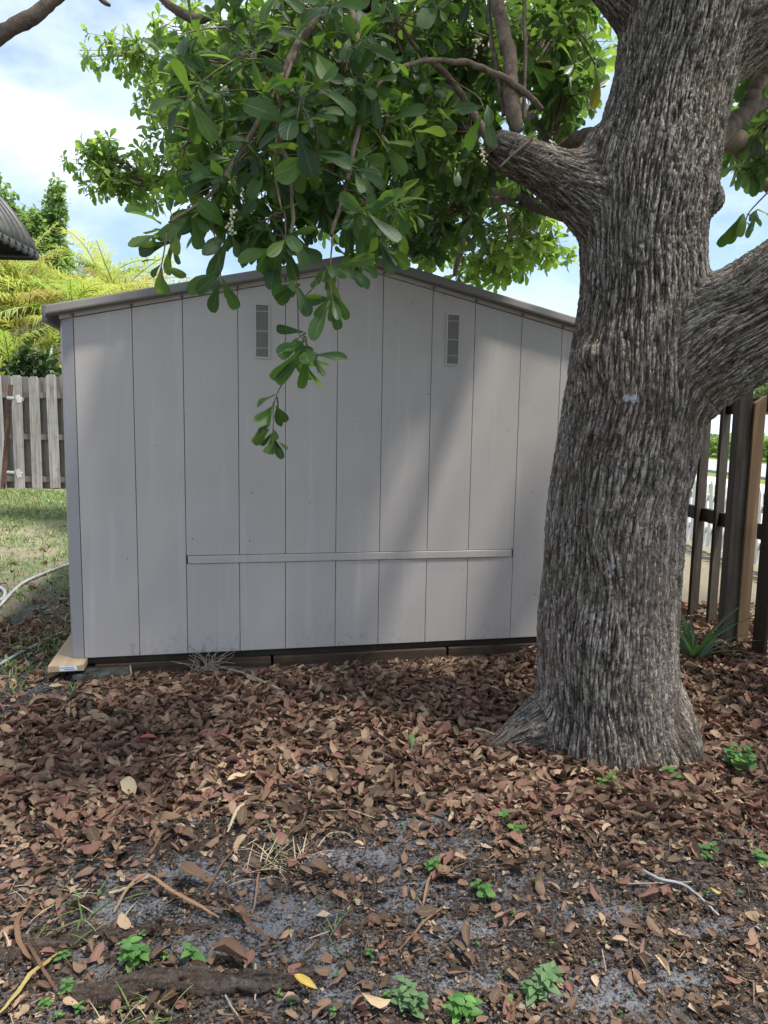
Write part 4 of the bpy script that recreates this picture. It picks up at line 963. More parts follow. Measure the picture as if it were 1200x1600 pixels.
# ------------------------------------------------------------------ dry frond strips, sticks, logs
def strip_thing(name, pts, w, mat, label, cat, lift=.02, group=None):
    """a dry strap leaf: pixel path on the ground"""
    w *= .52; P = np.array([on_ground(a, b) for a, b in pts]); n = 5 * len(pts); c = spline(P, n); _, T, _, _ = frames(c)
    t = np.linspace(0, 1, n); c[:, 2] += .012 + lift * .55 * np.sin(math.pi * t) * (1 + .4 * np.sin(9 * t + len(pts)))
    side = np.cross(T, [0, 0, 1.]); side /= np.linalg.norm(side, axis=1)[:, None]
    wd = w * (0.15 + .85 * np.sin(math.pi * (0.06 + .9 * t)) ** .7) * (1 + .35 * noise3(t * 9, len(pts), pts[0][0])); c[:, 2] += .006 * noise3(t * 14, pts[0][1], 2.2); c[:, 0] += .006 * noise3(t * 7, pts[0][0], 5.2)
    V, UV, Fc = [], [], []
    for i in range(n):
        for u in (-1, 0, 1): V.append(c[i] + side[i] * u * wd[i] + np.array([0, 0, .35 * wd[i] * abs(u) + .15 * wd[i] * u * math.sin(5 * t[i])])); UV.append((.5 + u / 2, t[i] * 3))
    for i in range(n - 1):
        for j in (0, 1): a = i * 3 + j; Fc.append((a, a + 1, a + 4, a + 3))
    return tag(link(name, mk_mesh(name, np.array(V), np.array(Fc), True, None, np.array(UV), M[mat])), label, cat, group)
ST = 'dry_frond_strip'
for pts, w, mt, lab, lf in (
    ([(178, 1432), (205, 1398), (232, 1386), (262, 1402), (300, 1425), (342, 1440)], .012, 'strap_brown', 'bent orange brown frond strip with a sharp kink on grey sand', .05),
    ([(345, 1412), (372, 1436), (400, 1462), (438, 1486)], .010, 'strap_brown', 'straight olive brown frond strip pointing down right on the sand', .02),
    ([(300, 1418), (350, 1432), (418, 1444)], .009, 'strap_brown', 'thin reddish frond strip under the straight olive brown strip', .015),
    ([(320, 1402), (345, 1365), (368, 1328)], .008, 'strap_brown', 'reddish brown frond strip standing diagonal left of the dry grass tuft', .02),
    ([(394, 1436), (401, 1400), (404, 1358)], .006, 'strap_brown', 'thin dark red strip lying upright left of the dry grass tuft', .01),
    ([(355, 1305), (372, 1280), (395, 1266), (428, 1264)], .013, 'strap_pale', 'pale cream curved frond strip in the centre left', .04),
    ([(245, 1292), (280, 1275), (316, 1258)], .012, 'strap_brown', 'orange tan frond strip left of the cream curved strip', .02),
    ([(235, 1340), (255, 1312), (272, 1298)], .011, 'strap_brown', 'rusty brown frond strip below the orange tan strip', .02),
    ([(0, 1590), (40, 1552), (90, 1496)], .013, 'strap_yellow', 'yellow and brown frond strip at the bottom left corner', .03),
    ([(50, 1412), (28, 1470), (40, 1500), (62, 1515)], .013, 'strap_brown', 'curled brown frond strip near the left edge', .05),
    ([(42, 1465), (54, 1508), (90, 1556)], .009, 'strap_brown', 'narrow curled brown strip behind the yellow strip', .03),
    ([(498, 1272), (545, 1274), (590, 1284)], .007, 'strap_pale', 'bundle of pale straw strips in the centre', .012),
    ([(692, 1256), (740, 1254), (812, 1268)], .008, 'strap_pale', 'long thin cream strip right of centre', .015),
    ([(640, 1245), (668, 1240), (695, 1233)], .007, 'strap_pale', 'short forked pale strip above the long cream strip', .012),
    ([(850, 1295), (890, 1290), (920, 1287)], .006, 'strap_brown', 'thin brown strip in front of the trunk', .01),
    ([(658, 1430), (666, 1400), (676, 1365)], .008, 'strap_brown', 'short reddish strip under the central leafy weed', .02),
    ([(625, 1490), (660, 1455), (695, 1420)], .007, 'strap_brown', 'dull brown strip below the central leafy weed', .015),
    ([(50, 1210), (80, 1190), (105, 1170)], .008, 'strap_pale', 'pale diagonal strip on the litter near the left edge', .02),
    ([(135, 1185), (170, 1155), (205, 1122)], .009, 'strap_brown', 'rusty diagonal strip on the litter left of the red leaf', .02),
    ([(0, 1148), (30, 1142), (68, 1120)], .008, 'strap_pale', 'pale straw strip at the left edge of the litter', .02),
    ([(398, 1570), (402, 1535), (398, 1510)], .006, 'strap_pale', 'short pale strip standing beside the rotting log', .01)):
    strip_thing(ST, pts, w, mt, lab, 'dry strip', lf)
def stick(name, pts, w, mat, label, cat='stick', lift=.012):
    P = np.array([on_ground(a, b) + np.array([0, 0, lift]) for a, b in pts]); n = 7 * len(pts); c = spline(P, n)
    c[:, 2] += .004 * noise3(np.arange(n) * .5, 3.3 + len(pts), pts[0][0]); r = np.linspace(1, .55, n) * w * (1 + .15 * noise3(np.arange(n) * .8, 1.1, pts[0][1]))
    V, Fc = tube_arrays(c, r, 7); return tag(link(name, mk_mesh(name, V, Fc, True, mat=M[mat])), label, cat)
stick('dead_stick', [(1002, 1368), (1030, 1382), (1068, 1392), (1100, 1418), (1122, 1440)], .0055, 'hose', 'bare whitish stick lying at lower right', lift=.02)
stick('dead_stick', [(438, 1088), (405, 1072), (370, 1058), (345, 1052)], .009, 'greytwig', 'tan stick leading down from the dead brush pile', lift=.035)
stick('dead_stick', [(955, 1386), (1010, 1386), (1080, 1383)], .003, 'greytwig', 'thin straight straw twig beside the whitish stick')
stick('dead_stick', [(742, 1153), (762, 1158), (785, 1170)], .007, 'strap_pale', 'short pale stick by the left root of the tree', lift=.045)
stick('dead_stick', [(1180, 1125), (1196, 1132), (1215, 1140)], .005, 'strap_pale', 'pale twig at the right edge on deep litter', lift=.05)
stick('dead_stick', [(495, 1330), (515, 1308), (540, 1306), (552, 1316)], .0035, 'greytwig', 'bent grey twig in the centre of the sandy soil')
stick('dead_stick', [(170, 1402), (200, 1392), (232, 1374)], .005, 'greytwig', 'pale straight twig behind the kinked orange strip')
stick('dead_stick', [(1075, 1236), (1098, 1246), (1120, 1258)], .004, 'strap_brown', 'thin tan twig below the round leaved weed at right', lift=.03)
stick('dead_stick', [(352, 1562), (362, 1580), (372, 1594)], .003, 'greytwig', 'thin grey twig at the bottom left')
def log(pts, label, name='rotting_log', sunk=.48):
    P, r = [], []
    for a, b, w in pts: p = on_ground(a, b); rr = rpx(w * .85, p); P.append(p + np.array([0, 0, rr * (1 - 2 * sunk)])); r.append(rr)
    n = 120; c = spline(np.c_[np.array(P), r], n); V, Fc = tube_arrays(c[:, :3], c[:, 3], 36); V = np.array(V); ctr = np.repeat(c[:, :3], 36, 0)
    d = V - ctr; a = np.arctan2(d[:, 2], d[:, 1]); ln = np.repeat(np.linspace(0, 1, n), 36) * 4
    V = V + d / (np.linalg.norm(d, axis=1)[:, None] + 1e-6) * (.022 * noise3(np.cos(a) * 1.6, np.sin(a) * 1.6, ln * 2.2) + .014 * noise3(np.cos(a) * 4, np.sin(a) * 4, ln * 6) + .012 * noise3(np.cos(a) * 8, np.sin(a) * 8, ln * 16))[:, None]
    return tag(link(name, mk_mesh(name, V, Fc, True, mat=M['log'])), label, 'log')
log([(112, 1562, 44), (180, 1556, 54), (250, 1548, 62), (330, 1545, 52), (420, 1540, 44), (490, 1528, 30)], 'rotting grey log with a knot half buried at the bottom left')
log([(-40, 1500, 46), (30, 1490, 44), (110, 1474, 34), (200, 1458, 26), (330, 1450, 16)], 'weathered root half buried near the left edge', 'surface_root', .66)
# heap of dead twigs against the shed
def brush():
    root = thing('dead_brush', 'small heap of bare dead twigs against the shed base', 'brush', tuple(on_ground(322, 1050)))
    for i in range(34):
        a = random.uniform(0, 6.28); l = random.uniform(.07, .26); e = random.uniform(.1, 1.2)
        tip = np.array([math.cos(a) * l * math.cos(e), -.4 * abs(math.sin(a)) * l * math.cos(e) - .02, .02 + l * math.sin(e) * .8]); m = tip * .5 + np.array([random.gauss(0, .02), 0, random.uniform(0, .04)])
        V, Fc = tube_arrays(spline(np.array([np.array([random.gauss(.0, .04), -.03, .01]), m, tip]), 7), np.linspace(.003, .0012, 7), 5)
        link('twig', mk_mesh('twig', V, Fc, True, mat=M['greytwig']), root)
brush()

# ------------------------------------------------------------------ weeds
T_OV = leaf_tpl([0, .12, .35, .6, .85, 1.0], .30, .15, .25, kind='ovate'); T_RD = leaf_tpl([0.02, .12, .35, .6, .85, .98], .42, .05, .12, kind='round'); T_LN = leaf_tpl([0, .2, .5, .8, 1.0], .034, .2, .45, kind='strap')
WME = {}
def wme(kind, mat):
    if (kind, mat) not in WME:
        t = {'ovate': T_OV, 'round': T_RD, 'strap': T_LN}[kind]; WME[kind, mat] = mk_mesh('leaf', t[0], t[1], True, None, t[2], M[mat])
    return WME[kind, mat]
def weed(x, y, r, label, kind='ovate', mat='weed', stems=1, pairs=4, name='weed', lsize=None, group=None, hgt=None):
    """weed r pixels in radius; upright stems with opposite leaves, each leaf a part"""
    p = on_ground(x, y); R_ = rpx(2 * r, p); root = thing(name, label, 'weed', tuple(p), 0, group)
    hgt = hgt or R_ * .9; lsize = lsize or R_ * .75; sm = MB()
    for s in range(stems):
        o = np.array([random.gauss(0, R_ * .38), random.gauss(0, R_ * .38), 0]) if stems > 1 else np.zeros(3)
        top = o + np.array([random.gauss(0, .12) * hgt, random.gauss(0, .12) * hgt, hgt * random.uniform(.7, 1.1)])
        sm.tube([o, (o + top) / 2, top], [.0016, .0014, .001], 5); a0 = random.uniform(0, 3.14)
        for j in range(pairs):
            f = .25 + .75 * (j + 1) / pairs; c = o * (1 - f) + top * f; a0 += math.pi / 2 + random.gauss(0, .2)
            for q in (0, math.pi):
                a = a0 + q; el = random.uniform(-.1, .5); L_ = lsize * (1.15 - .45 * f) * random.uniform(.75, 1.15)
                d = np.array([[math.cos(a) * math.cos(el), math.sin(a) * math.cos(el), math.sin(el)]]); Rm = basis(d, np.array([[0, -.25, 1.]]))[0]
                lf = bpy.data.objects.new('leaf', wme(kind, mat)); col.objects.link(lf); lf.parent = root
                m = Matrix.Identity(4)
                for a_ in range(3):
                    for b_ in range(3): m[a_][b_] = Rm[a_][b_] * L_
                    m[a_][3] = c[a_]
                lf.matrix_local = m
    sm.build('stem', M['weed'], root)
    return root
weed(205, 1512, 34, 'low patch of bright green weeds behind the rotting log', stems=6, pairs=3, lsize=.045)
weed(262, 1502, 16, 'small weed at the right end of the low weed patch', pairs=3)
weed(303, 1502, 24, 'bright broad leaved weed above the middle of the log', pairs=3, lsize=.045)
weed(222, 1470, 15, 'dull green weed on the sand above the weed patch', mat='weed_dull', pairs=3)
weed(100, 1502, 20, 'weed beside the tip of the yellow frond strip', pairs=3)
weed(106, 1556, 24, 'upright weed at the left end of the log', pairs=4)
weed(73, 1578, 20, 'weed in the bottom left corner', pairs=4); weed(122, 1586, 18, 'weed at the bottom below the log end', pairs=3)
weed(92, 1592, 14, 'small weed on the bottom edge between two larger weeds', pairs=3)
weed(98, 1211, 16, 'feathery bright green weed on the litter at far left', pairs=5, lsize=.025)
weed(675, 1364, 26, 'bright leafy weed with pointed leaves in the centre', pairs=4)
weed(765, 1402, 24, 'round leaved creeping weed right of centre', 'round', stems=3, pairs=2, lsize=.035)
weed(803, 1432, 12, 'small weed at the right of the round leaved creeper', pairs=3)
weed(832, 1548, 42, 'large dull green bushy weed at lower right', mat='weed_dull', stems=4, pairs=5, lsize=.042)
weed(794, 1572, 20, 'bright small weed left of the dull green bushy weed', pairs=3)
weed(640, 1578, 36, 'dense dull weed patch on the bottom edge, left of two', mat='weed_dull', stems=6, pairs=4, lsize=.036)
weed(722, 1588, 30, 'bright leafy weed patch on the bottom edge, right of two', stems=5, pairs=3, lsize=.045)
weed(604, 1562, 16, 'small weed at the left of the bottom weed patches', pairs=3)
weed(1154, 1212, 36, 'tall round leaved weed right of the trunk', 'round', stems=6, pairs=3, lsize=.045, hgt=.11)
weed(955, 1232, 18, 'round leaved sprig at the foot of the trunk', 'round', stems=2, pairs=2, lsize=.034, hgt=.06)
weed(1047, 1222, 18, 'round leaved sprig right of the trunk foot', 'round', stems=3, pairs=2, lsize=.034, hgt=.06)
weed(785, 1284, 14, 'round leaved sprig, upper one of two on the litter', 'round', stems=2, pairs=1, lsize=.035, hgt=.03)
weed(806, 1304, 14, 'round leaved sprig, lower one of two on the litter', 'round', stems=2, pairs=1, lsize=.035, hgt=.03)
weed(1105, 1338, 16, 'round leaved weed at right among tan leaves', 'round', stems=3, pairs=2, lsize=.03)
weed(1190, 1352, 18, 'round leaved weed cut by the right edge', 'round', stems=3, pairs=2, lsize=.032)
weed(555, 1410, 10, 'pale green sprout on the grey sand in the centre', pairs=2); weed(582, 1440, 10, 'sprout at the centre below the pale sprout', 'round', pairs=2)
weed(580, 1500, 16, 'bright sprout left of the bottom weed patches', pairs=3); weed(520, 1592, 16, 'sprout on the bottom edge at centre left', pairs=3)
weed(528, 1530, 12, 'sprout above the bottom edge at centre left', pairs=2); weed(455, 1570, 14, 'sprout below the right end of the log', pairs=3); weed(438, 1560, 12, 'sprout left of the one below the log', pairs=2)
for x, y in ((545, 1448), (396, 1492), (330, 1470), (352, 1424), (350, 1370), (500, 1412), (470, 1372), (430, 1482), (492, 1258), (526, 1262), (580, 1270), (670, 1305), (650, 1410), (700, 1490), (745, 1478), (660, 1440), (930, 1505),
             (895, 1535), (985, 1560), (970, 1585), (1000, 1420), (1105, 1400), (1048, 1474), (945, 1480), (860, 1480), (835, 1380), (1155, 1398), (630, 1295), (455, 1195), (250, 1095), (180, 1085), (145, 1110), (365, 1078), (395, 1085), (722, 1133), (740, 1095),
             (318, 1538), (418, 1530), (375, 1440), (300, 1400), (155, 1400), (190, 1540), (970, 1215), (880, 1560), (780, 1530)):
    weed(x, y, 8, 'tiny green seedling ' + ('at the upper edge of the litter' if y < 1200 else 'near the left edge' if x < 330 else 'left of centre' if x < 470 else 'at the centre' if x < 690 else 'right of centre' if x < 900 else 'near the right edge') + ('' if y < 1200 else ' on the upper bare ground' if y < 1400 else ' on the middle bare ground' if y < 1490 else ' close to the bottom edge'), pairs=2, name='seedling', group='tiny seedlings')
# strap leaved plant at the fence
def strap_plant():
    p = on_ground(1085, 1035); root = thing('strap_plant', 'dark green strap leaved plant growing by the fence post', 'plant', tuple(p))
    for i in range(34):
        a = random.uniform(0, 6.28); e = random.uniform(.3, 1.4); l = random.uniform(.26, .46)
        me = wme('strap', 'lily'); o = link('leaf', me, root, (0, 0, .01)); d = np.array([[math.cos(a) * math.cos(e), math.sin(a) * math.cos(e), math.sin(e)]])
        Rm = basis(d, np.array([[-math.cos(a) * .3, -math.sin(a) * .3, 1.]]))[0]; m = Matrix.Identity(4)
        for a_ in range(3):
            for b_ in range(3): m[a_][b_] = Rm[a_][b_] * l
        m[2][3] = .01; o.matrix_local = m
strap_plant()
# grass tufts
def tuft(x, y, n, h, mat, label, spread=.05):
    p = on_ground(x, y); a = RNG.uniform(0, 6.28, n); e = RNG.uniform(.2, 1.2, n)
    d = np.stack([np.cos(a) * np.cos(e), np.sin(a) * np.cos(e), np.sin(e)], -1); pos = np.stack([RNG.normal(0, spread, n), RNG.normal(0, spread * .7, n), np.zeros(n)], -1)
    t = leaf_tpl([0, .3, .6, .85, 1.0], .022, .2, .5, kind='strap')
    o = link('grass_tuft', leafmesh('grass_tuft', [t], pos, basis(d, np.tile([[0., 0, 1]], (n, 1))), RNG.uniform(.5, 1.1, n) * h, M[mat]), None, tuple(p)); return tag(o, label, 'grass tuft', kind='stuff')
tuft(432, 1352, 60, .09, 'strap_pale', 'dry straw coloured grass tuft on the grey sand'); tuft(425, 1342, 14, .13, 'lily', 'thin green blades growing in the dry tuft', .02)
tuft(110, 1440, 26, .12, 'grass', 'straggly green grass tuft near the left edge', .09); tuft(70, 1400, 20, .10, 'strap_pale', 'straw grass tuft near the left edge', .08)
tuft(238, 1588, 40, .09, 'grass', 'short grass tuft below the log', .05); tuft(512, 1475, 9, .10, 'weed_dull', 'broad bladed grass sprig right of the log end', .015)
tuft(1175, 975, 30, .2, 'grass', 'grass showing through the gap in the right fence', .1)

# ------------------------------------------------------------------ lawn on the left
def lawn():
    n = 170000; x = RNG.uniform(-9.5, -1.3, n); y = 3.0 + RNG.random(n) ** .8 * 8.4
    g_ = noise3(x * .8, y * .8, 1.3) + .6 * noise3(x * 2.6, y * 2.6, 4.1)
    dens = np.clip(.45 + 1.5 * g_, .05, 1) * sstep(3.2, 4.4, y + .8 * noise3(x * 1.5, y * 1.5, 9)) + .06
    ok = (RNG.random(n) < dens) & ~shed_base(x, y); x, y = x[ok], y[ok]; n = len(x)
    a = RNG.uniform(0, 6.28, n); e = RNG.uniform(.3, 1.3, n); d = np.stack([np.cos(a) * np.cos(e), np.sin(a) * np.cos(e), np.sin(e)], -1)
    V = np.array([(-.09, 0, 0), (.09, 0, 0), (.07, .6, -.05), (-.07, .6, -.05), (0, 1, -.2), (0, 1, -.2)]); Fq = np.array([[0, 1, 2, 3], [3, 2, 5, 4]]); UV = np.array([(0, 0), (1, 0), (1, .6), (0, .6), (.5, 1), (.5, 1)])
    V[4, 0] = -.02; V[5, 0] = .02
    tag(link('lawn_grass', leafmesh('lawn_grass', [(V, Fq, UV)], np.stack([x, y, gz(x, y)], -1), basis(d, np.tile([[0., 0, 1]], (n, 1))), RNG.uniform(.03, .07, n), M['grass'])), 'thin patchy lawn grass left of the shed', 'grass', kind='stuff')
    n = 5200; x = RNG.uniform(-6.5, -1.6, n); y = 3.3 + RNG.random(n) ** 1.3 * 8; ok = (RNG.random(n) < .25 + .75 * sstep(7.5, 4.4, y)) & (noise3(x * 1.1, y * 1.1, 5.5) > -.15) & ~shed_base(x, y); x, y = x[ok], y[ok]; n = len(x)
    tag(link('lawn_litter', leafmesh('lawn_litter', T_DRY, np.stack([x, y, gz(x, y) + .01], -1), rand_rot(n, .4), RNG.uniform(.04, .08, n), M['dry'])), 'scattered dry leaves on the lawn left of the shed', 'leaf litter', kind='stuff')
lawn()

# ------------------------------------------------------------------ things beside the shed
def hose(pts, r, label):
    P = np.array([on_ground(a, b) + np.array([0, 0, r + .006]) for a, b in pts]); c = spline(P, 12 * len(pts)); V, Fc = tube_arrays(c, r, 9)
    return tag(link('garden_hose', mk_mesh('garden_hose', V, Fc, True, mat=M['hose'])), label, 'hose')
hose([(160, 862), (130, 873), (105, 885), (72, 898), (40, 912), (18, 930), (2, 948), (-40, 990)], .013, 'pale garden hose curving across the lawn towards the shed')
hose([(-30, 935), (-8, 921), (4, 924), (8, 932), (0, 942), (-30, 950)], .014, 'end loop of a pale hose at the left edge')
hose([(120, 985), (90, 995), (60, 1010), (30, 1025), (0, 1042), (-40, 1062)], .010, 'thin hose lying half hidden in grass beside the lumber board')
def lumber():
    near = at(86, 1042, 3.72); yaw = math.radians(12.065) + .02
    root = thing('lumber_board', 'pale new lumber board with a white paper tag, sticking out beside the shed', 'board', (near[0] + .05, near[1] + .02, .062), yaw)
    MB().box((0, .9, .018), (.184, 1.8, .036)).build('plank', M['lumber'], root, bevel=.003)
    st = MB().box((.012, -.0015, .019), (.088, .002, .026)).build('paper_tag', M['paper'], root)
    for i in range(7): MB().box((-.024 + i * .0095, -.003, .024 - .001 * (i % 2)), (.006, .001, .005)).build('print_mark', M['ink'], st)
    MB().box((.018, -.003, .014), (.055, .001, .003)).build('print_mark', M['ink'], st)
    q = near; b = MB().box((0, 0, 0), (.30, .30, .06)).build('concrete_pad', M['concrete'], None, bevel=.02, loc=(q[0] + .19, q[1] + .19, .012), rot=(0, 0, yaw)); tag(b, 'dark mossy concrete pad under the shed corner', 'concrete pad')
lumber()

# ------------------------------------------------------------------ back fence on the left
def dog_ear(w, h, t, ear=.035):
    return MB().prism([(-w / 2, 0), (w / 2, 0), (w / 2, h - ear), (w / 2 - ear, h), (-w / 2 + ear, h), (-w / 2, h - ear)], t, 1, -t / 2)
def left_fence():
    Y = 11.8; x0, x1 = -10.5, -1.2; root = thing('board_fence', 'weathered grey board fence with dog ear tops behind the lawn', 'fence', (-6, Y, .25))
    me_f = [dog_ear(random.uniform(.15, .172), 1.86 + random.uniform(-.03, .03), .02).build('board', M['fence']) for _ in range(5)]; me_b = [dog_ear(.165, 1.84, .02).build('board', M['fence_back']) for _ in range(3)]
    fm = [o.data for o in me_f]; bm_ = [o.data for o in me_b]
    for o in me_f + me_b: bpy.data.objects.remove(o)
    x = x0; k = 0
    while x < x1:
        z = float(gz(x, Y)) - .25
        link('board', random.choice(fm), root, (x + 6 + random.gauss(0, .008), -.045, z + random.uniform(-.01, .02)), (0, random.gauss(0, .012), 0))
        link('board', random.choice(bm_), root, (x + 6 + .102, .045, z + random.uniform(-.02, .02)), (0, random.gauss(0, .01), 0)); x += .296
    for z in (.18, .88, 1.56): MB().box((-6 + 6 + (x0 + x1) / 2 + 0, 0, z + .04), (x1 - x0, .04, .09)).build('rail', M['fence_back'], root, loc=(6 - 0, 0, 0) if False else (6, 0, 0))
    for x in np.arange(x0, x1, 2.4): MB().box((x + 6.1, .07, .9), (.09, .09, 1.9)).build('post', M['fence_back'], root)
left_fence()
def pole():
    a, b = at(17, 601, 11.55), at(4, 772, 11.55); root = thing('gate_pole', 'rusty brown steel pole with pipe clamps leaning on the board fence', 'pole', tuple(b)); v = a - b
    MB().tube([(0, 0, 0), tuple(v * .5), tuple(v)], [.042, .042, .042], 6).build('pole', M['rust'], root)
    for y, h_ in ((622, 0), (738, 0)):
        c = at(12, y, 11.5) - b; c2 = at(36, y + 2, 11.45) - b
        m = MB().tube([tuple(c), tuple(c2)], [.028, .028], 8).build('clamp', M['galv'], root)
        c3 = at(26, y - 4, 11.4) - b; c4 = at(30, y + 8, 11.4) - b; MB().tube([tuple(c3), tuple(c4)], [.05, .05], 8).build('bolt_head', M['galv'], m)
    MB().box((.02, .0, .02), (.24, .16, .04)).build('foot', M['rust'], root)
pole()

# ------------------------------------------------------------------ fence on the right
def right_fence():
    root = thing('shadow_fence', 'dark wooden fence with wide gaps right of the trunk', 'fence', (2.5, 4.6, 0))
    def board(x, y, w, t, h, mat, yaw=0, name='board', lean=0):
        dog_ear(w, h, t, .03).build(name, M[mat], root, loc=(x - 2.5, y - 4.6, -.02), rot=(0, lean, yaw))
    # boards stand in the plane of the fence, which runs away from the camera
    R90 = math.pi / 2
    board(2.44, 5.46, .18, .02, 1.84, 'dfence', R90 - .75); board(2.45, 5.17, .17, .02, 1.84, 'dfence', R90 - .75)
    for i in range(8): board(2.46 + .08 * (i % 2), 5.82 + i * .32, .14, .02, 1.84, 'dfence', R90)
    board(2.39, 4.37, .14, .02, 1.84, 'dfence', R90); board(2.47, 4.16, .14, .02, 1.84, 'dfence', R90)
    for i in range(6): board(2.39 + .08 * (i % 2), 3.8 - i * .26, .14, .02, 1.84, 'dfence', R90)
    for z in (.79, 1.60):
        MB().box((2.47 - 2.5, 6.35 - 4.6, z), (.04, 3.3, .10)).build('rail', M['dfence'], root, bevel=.003)
        MB().box((2.43 - 2.5, 3.4 - 4.6, z), (.04, 2.3, .10)).build('rail', M['dfence'], root, bevel=.003)
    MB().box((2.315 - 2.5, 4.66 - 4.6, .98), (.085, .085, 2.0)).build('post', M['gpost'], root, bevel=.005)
    MB().prism([(-.037, -.02), (.037, -.02), (.037, 1.66), (-.037, 1.61)], .04, 1, -.02).build('brace', M['newwood'], root, bevel=.003, loc=(2.402 - 2.5, 4.625 - 4.6, 0), rot=(0, 0, .05))
right_fence()
def picket():
    root = thing('picket_fence', 'white picket fence seen through the gaps of the dark fence', 'fence', (3.9, 7, 0))
    b = MB().prism([(-.04, .06), (.04, .06), (.04, .80), (0, .88), (-.04, .80)], .02, 1, -.01).build('picket', M['white'], root); me = b.data; bpy.data.objects.remove(b)
    for i in range(40): link('picket', me, root, (0, -1.2 + i * .155, 0), (0, 0, math.pi / 2))
    for z in (.25, .64): MB().box((.03, 1.9, z), (.03, 6.4, .08)).build('rail', M['white'], root)
    for y in (-1.28, 0.85, 3.0, 5.1): MB().box((.08, y, .47), (.09, .09, .95)).build('post', M['white'], root)
picket()

# ------------------------------------------------------------------ awning on the left
def awning():
    Yn, Yf = 3.3, 5.0; e = at(60, 396, 5.0); x1, z1 = e[0], e[2]
    root = thing('metal_awning', 'dark corrugated metal awning with scalloped edge at the left edge', 'awning', (x1 - .9, 4.15, z1))
    ox, oz = x1 - .9, z1; ns, nv = 14, 150; V, Fc = [], []
    for j in range(nv):
        y = Yn + (Yf - Yn) * j / (nv - 1); w = math.sin(j / (nv - 1) * 2 * math.pi * 21)
        for i in range(ns):
            t = i / (ns - 1); a = t * 1.25; X = x1 - .9 + .9 * math.sin(a) / math.sin(1.25); Z = z1 + .62 * (math.cos(a) - math.cos(1.25)) / (1 - math.cos(1.25)); k = .014 * w
            V.append((X + k * math.sin(a) - ox, y - 4.15, Z + k * math.cos(a) - oz - (.02 * w if i == ns - 1 else 0)))
    for j in range(nv - 1):
        for i in range(ns - 1): a = j * ns + i; Fc.append((a, a + 1, a + ns + 1, a + ns))
    me = mk_mesh('sheet', np.array(V), Fc, True, mat=M['awning_light']); o = link('sheet', me, root); md = o.modifiers.new('t', 'SOLIDIFY'); md.thickness = .004
    V, Fc = [], []
    for j in range(nv):
        y = Yn + (Yf - Yn) * j / (nv - 1); w = abs(math.sin(j / (nv - 1) * math.pi * 21))
        V += [(.9 + .004, y - 4.15, .01), (.905, y - 4.15, -.03 - .02 * w)]
    for j in range(nv - 1): Fc.append((2 * j, 2 * j + 1, 2 * j + 3, 2 * j + 2))
    o = link('scalloped_edge', mk_mesh('scalloped_edge', np.array(V), Fc, True, mat=M['awning']), root); md = o.modifiers.new('t', 'SOLIDIFY'); md.thickness = .004
    prof = [(x1 - .9 + .9 * math.sin(a) / math.sin(1.25) - ox, .62 * (math.cos(a) - math.cos(1.25)) / (1 - math.cos(1.25)) - .004) for a in np.linspace(0, 1.25, 14)]
    for y in (Yn + .02, Yf - .02): MB().prism(prof + [(.9, -.05), (0, -.05)], .01, 1, y - 4.15).build('side_panel', M['awning'], root)
    MB().box((0.0, 0, .30), (.05, 1.72, .72)).build('wall_bracket', M['awning'], root)
    for y in (-.8, .8): MB().tube([(0, y, 0), (.45, y, -.02), (.88, y, -.03)], [.012] * 3, 8).build('support_arm', M['awning'], root)
awning()

# ------------------------------------------------------------------ background planting
def frond_mesh(L_, arch, wid, mat, nl=46, seed=0, curl=0.0):
    rg = np.random.default_rng(seed); t = np.linspace(0, 1, 14); Pz = L_ * (t * .95 - arch * t ** 2.2); Px = L_ * (.25 * t + .55 * t ** 2) * (1 + .2 * arch)
    c = np.stack([Px, np.zeros(14), Pz], -1); V, Fc = tube_arrays(c, np.linspace(.018, .005, 14), 4); V = list(map(tuple, V)); Fc = [tuple(f) for f in Fc if len(f) == 4]; UV = [(0.5, 0)] * len(V)
    for s in (-1, 1):
        for i in range(nl):
            u = .14 + .85 * i / nl; p = np.array([np.interp(u, t, Px), 0, np.interp(u, t, Pz)]); q = np.array([np.interp(min(1, u + .03), t, Px), 0, np.interp(min(1, u + .03), t, Pz)]); tg = (q - p) / (np.linalg.norm(q - p) + 1e-6)
            l = wid * (.45 + .55 * math.sin(math.pi * u ** .8)) * rg.uniform(.85, 1.1); d = tg * .75 + np.array([0, s * .75, .18]) + rg.normal(0, .16, 3); d /= np.linalg.norm(d); sd = np.cross(d, [0, s * .3, 1.]); sd /= np.linalg.norm(sd); w = .0095
            m = p + d * l * .5; e = p + d * l + np.array([0, 0, -rg.uniform(.2, .6) * l - curl * l]); n = len(V)
            V += [tuple(p - sd * w * .5), tuple(p + sd * w * .5), tuple(m + sd * w), tuple(m - sd * w), tuple(e + sd * .002), tuple(e - sd * .002)]; UV += [(0, 0), (1, 0), (1, .5), (0, .5), (.5, 1), (.5, 1)]
            Fc += [(n, n + 1, n + 2, n + 3), (n + 3, n + 2, n + 4, n + 5)]
    return mk_mesh('frond', np.array(V), np.array(Fc), True, None, np.array(UV), M[mat])
FR = {('g', i): frond_mesh(1.75, .30 + .15 * i, .42, 'palm', seed=i) for i in range(4)}
FR.update({('y', i): frond_mesh(1.55, .45 + .15 * i, .40, 'palm_yellow', seed=i + 9) for i in range(2)}); FR['d', 0] = frond_mesh(1.5, 1.25, .26, 'palm_dead', seed=20, curl=.5)
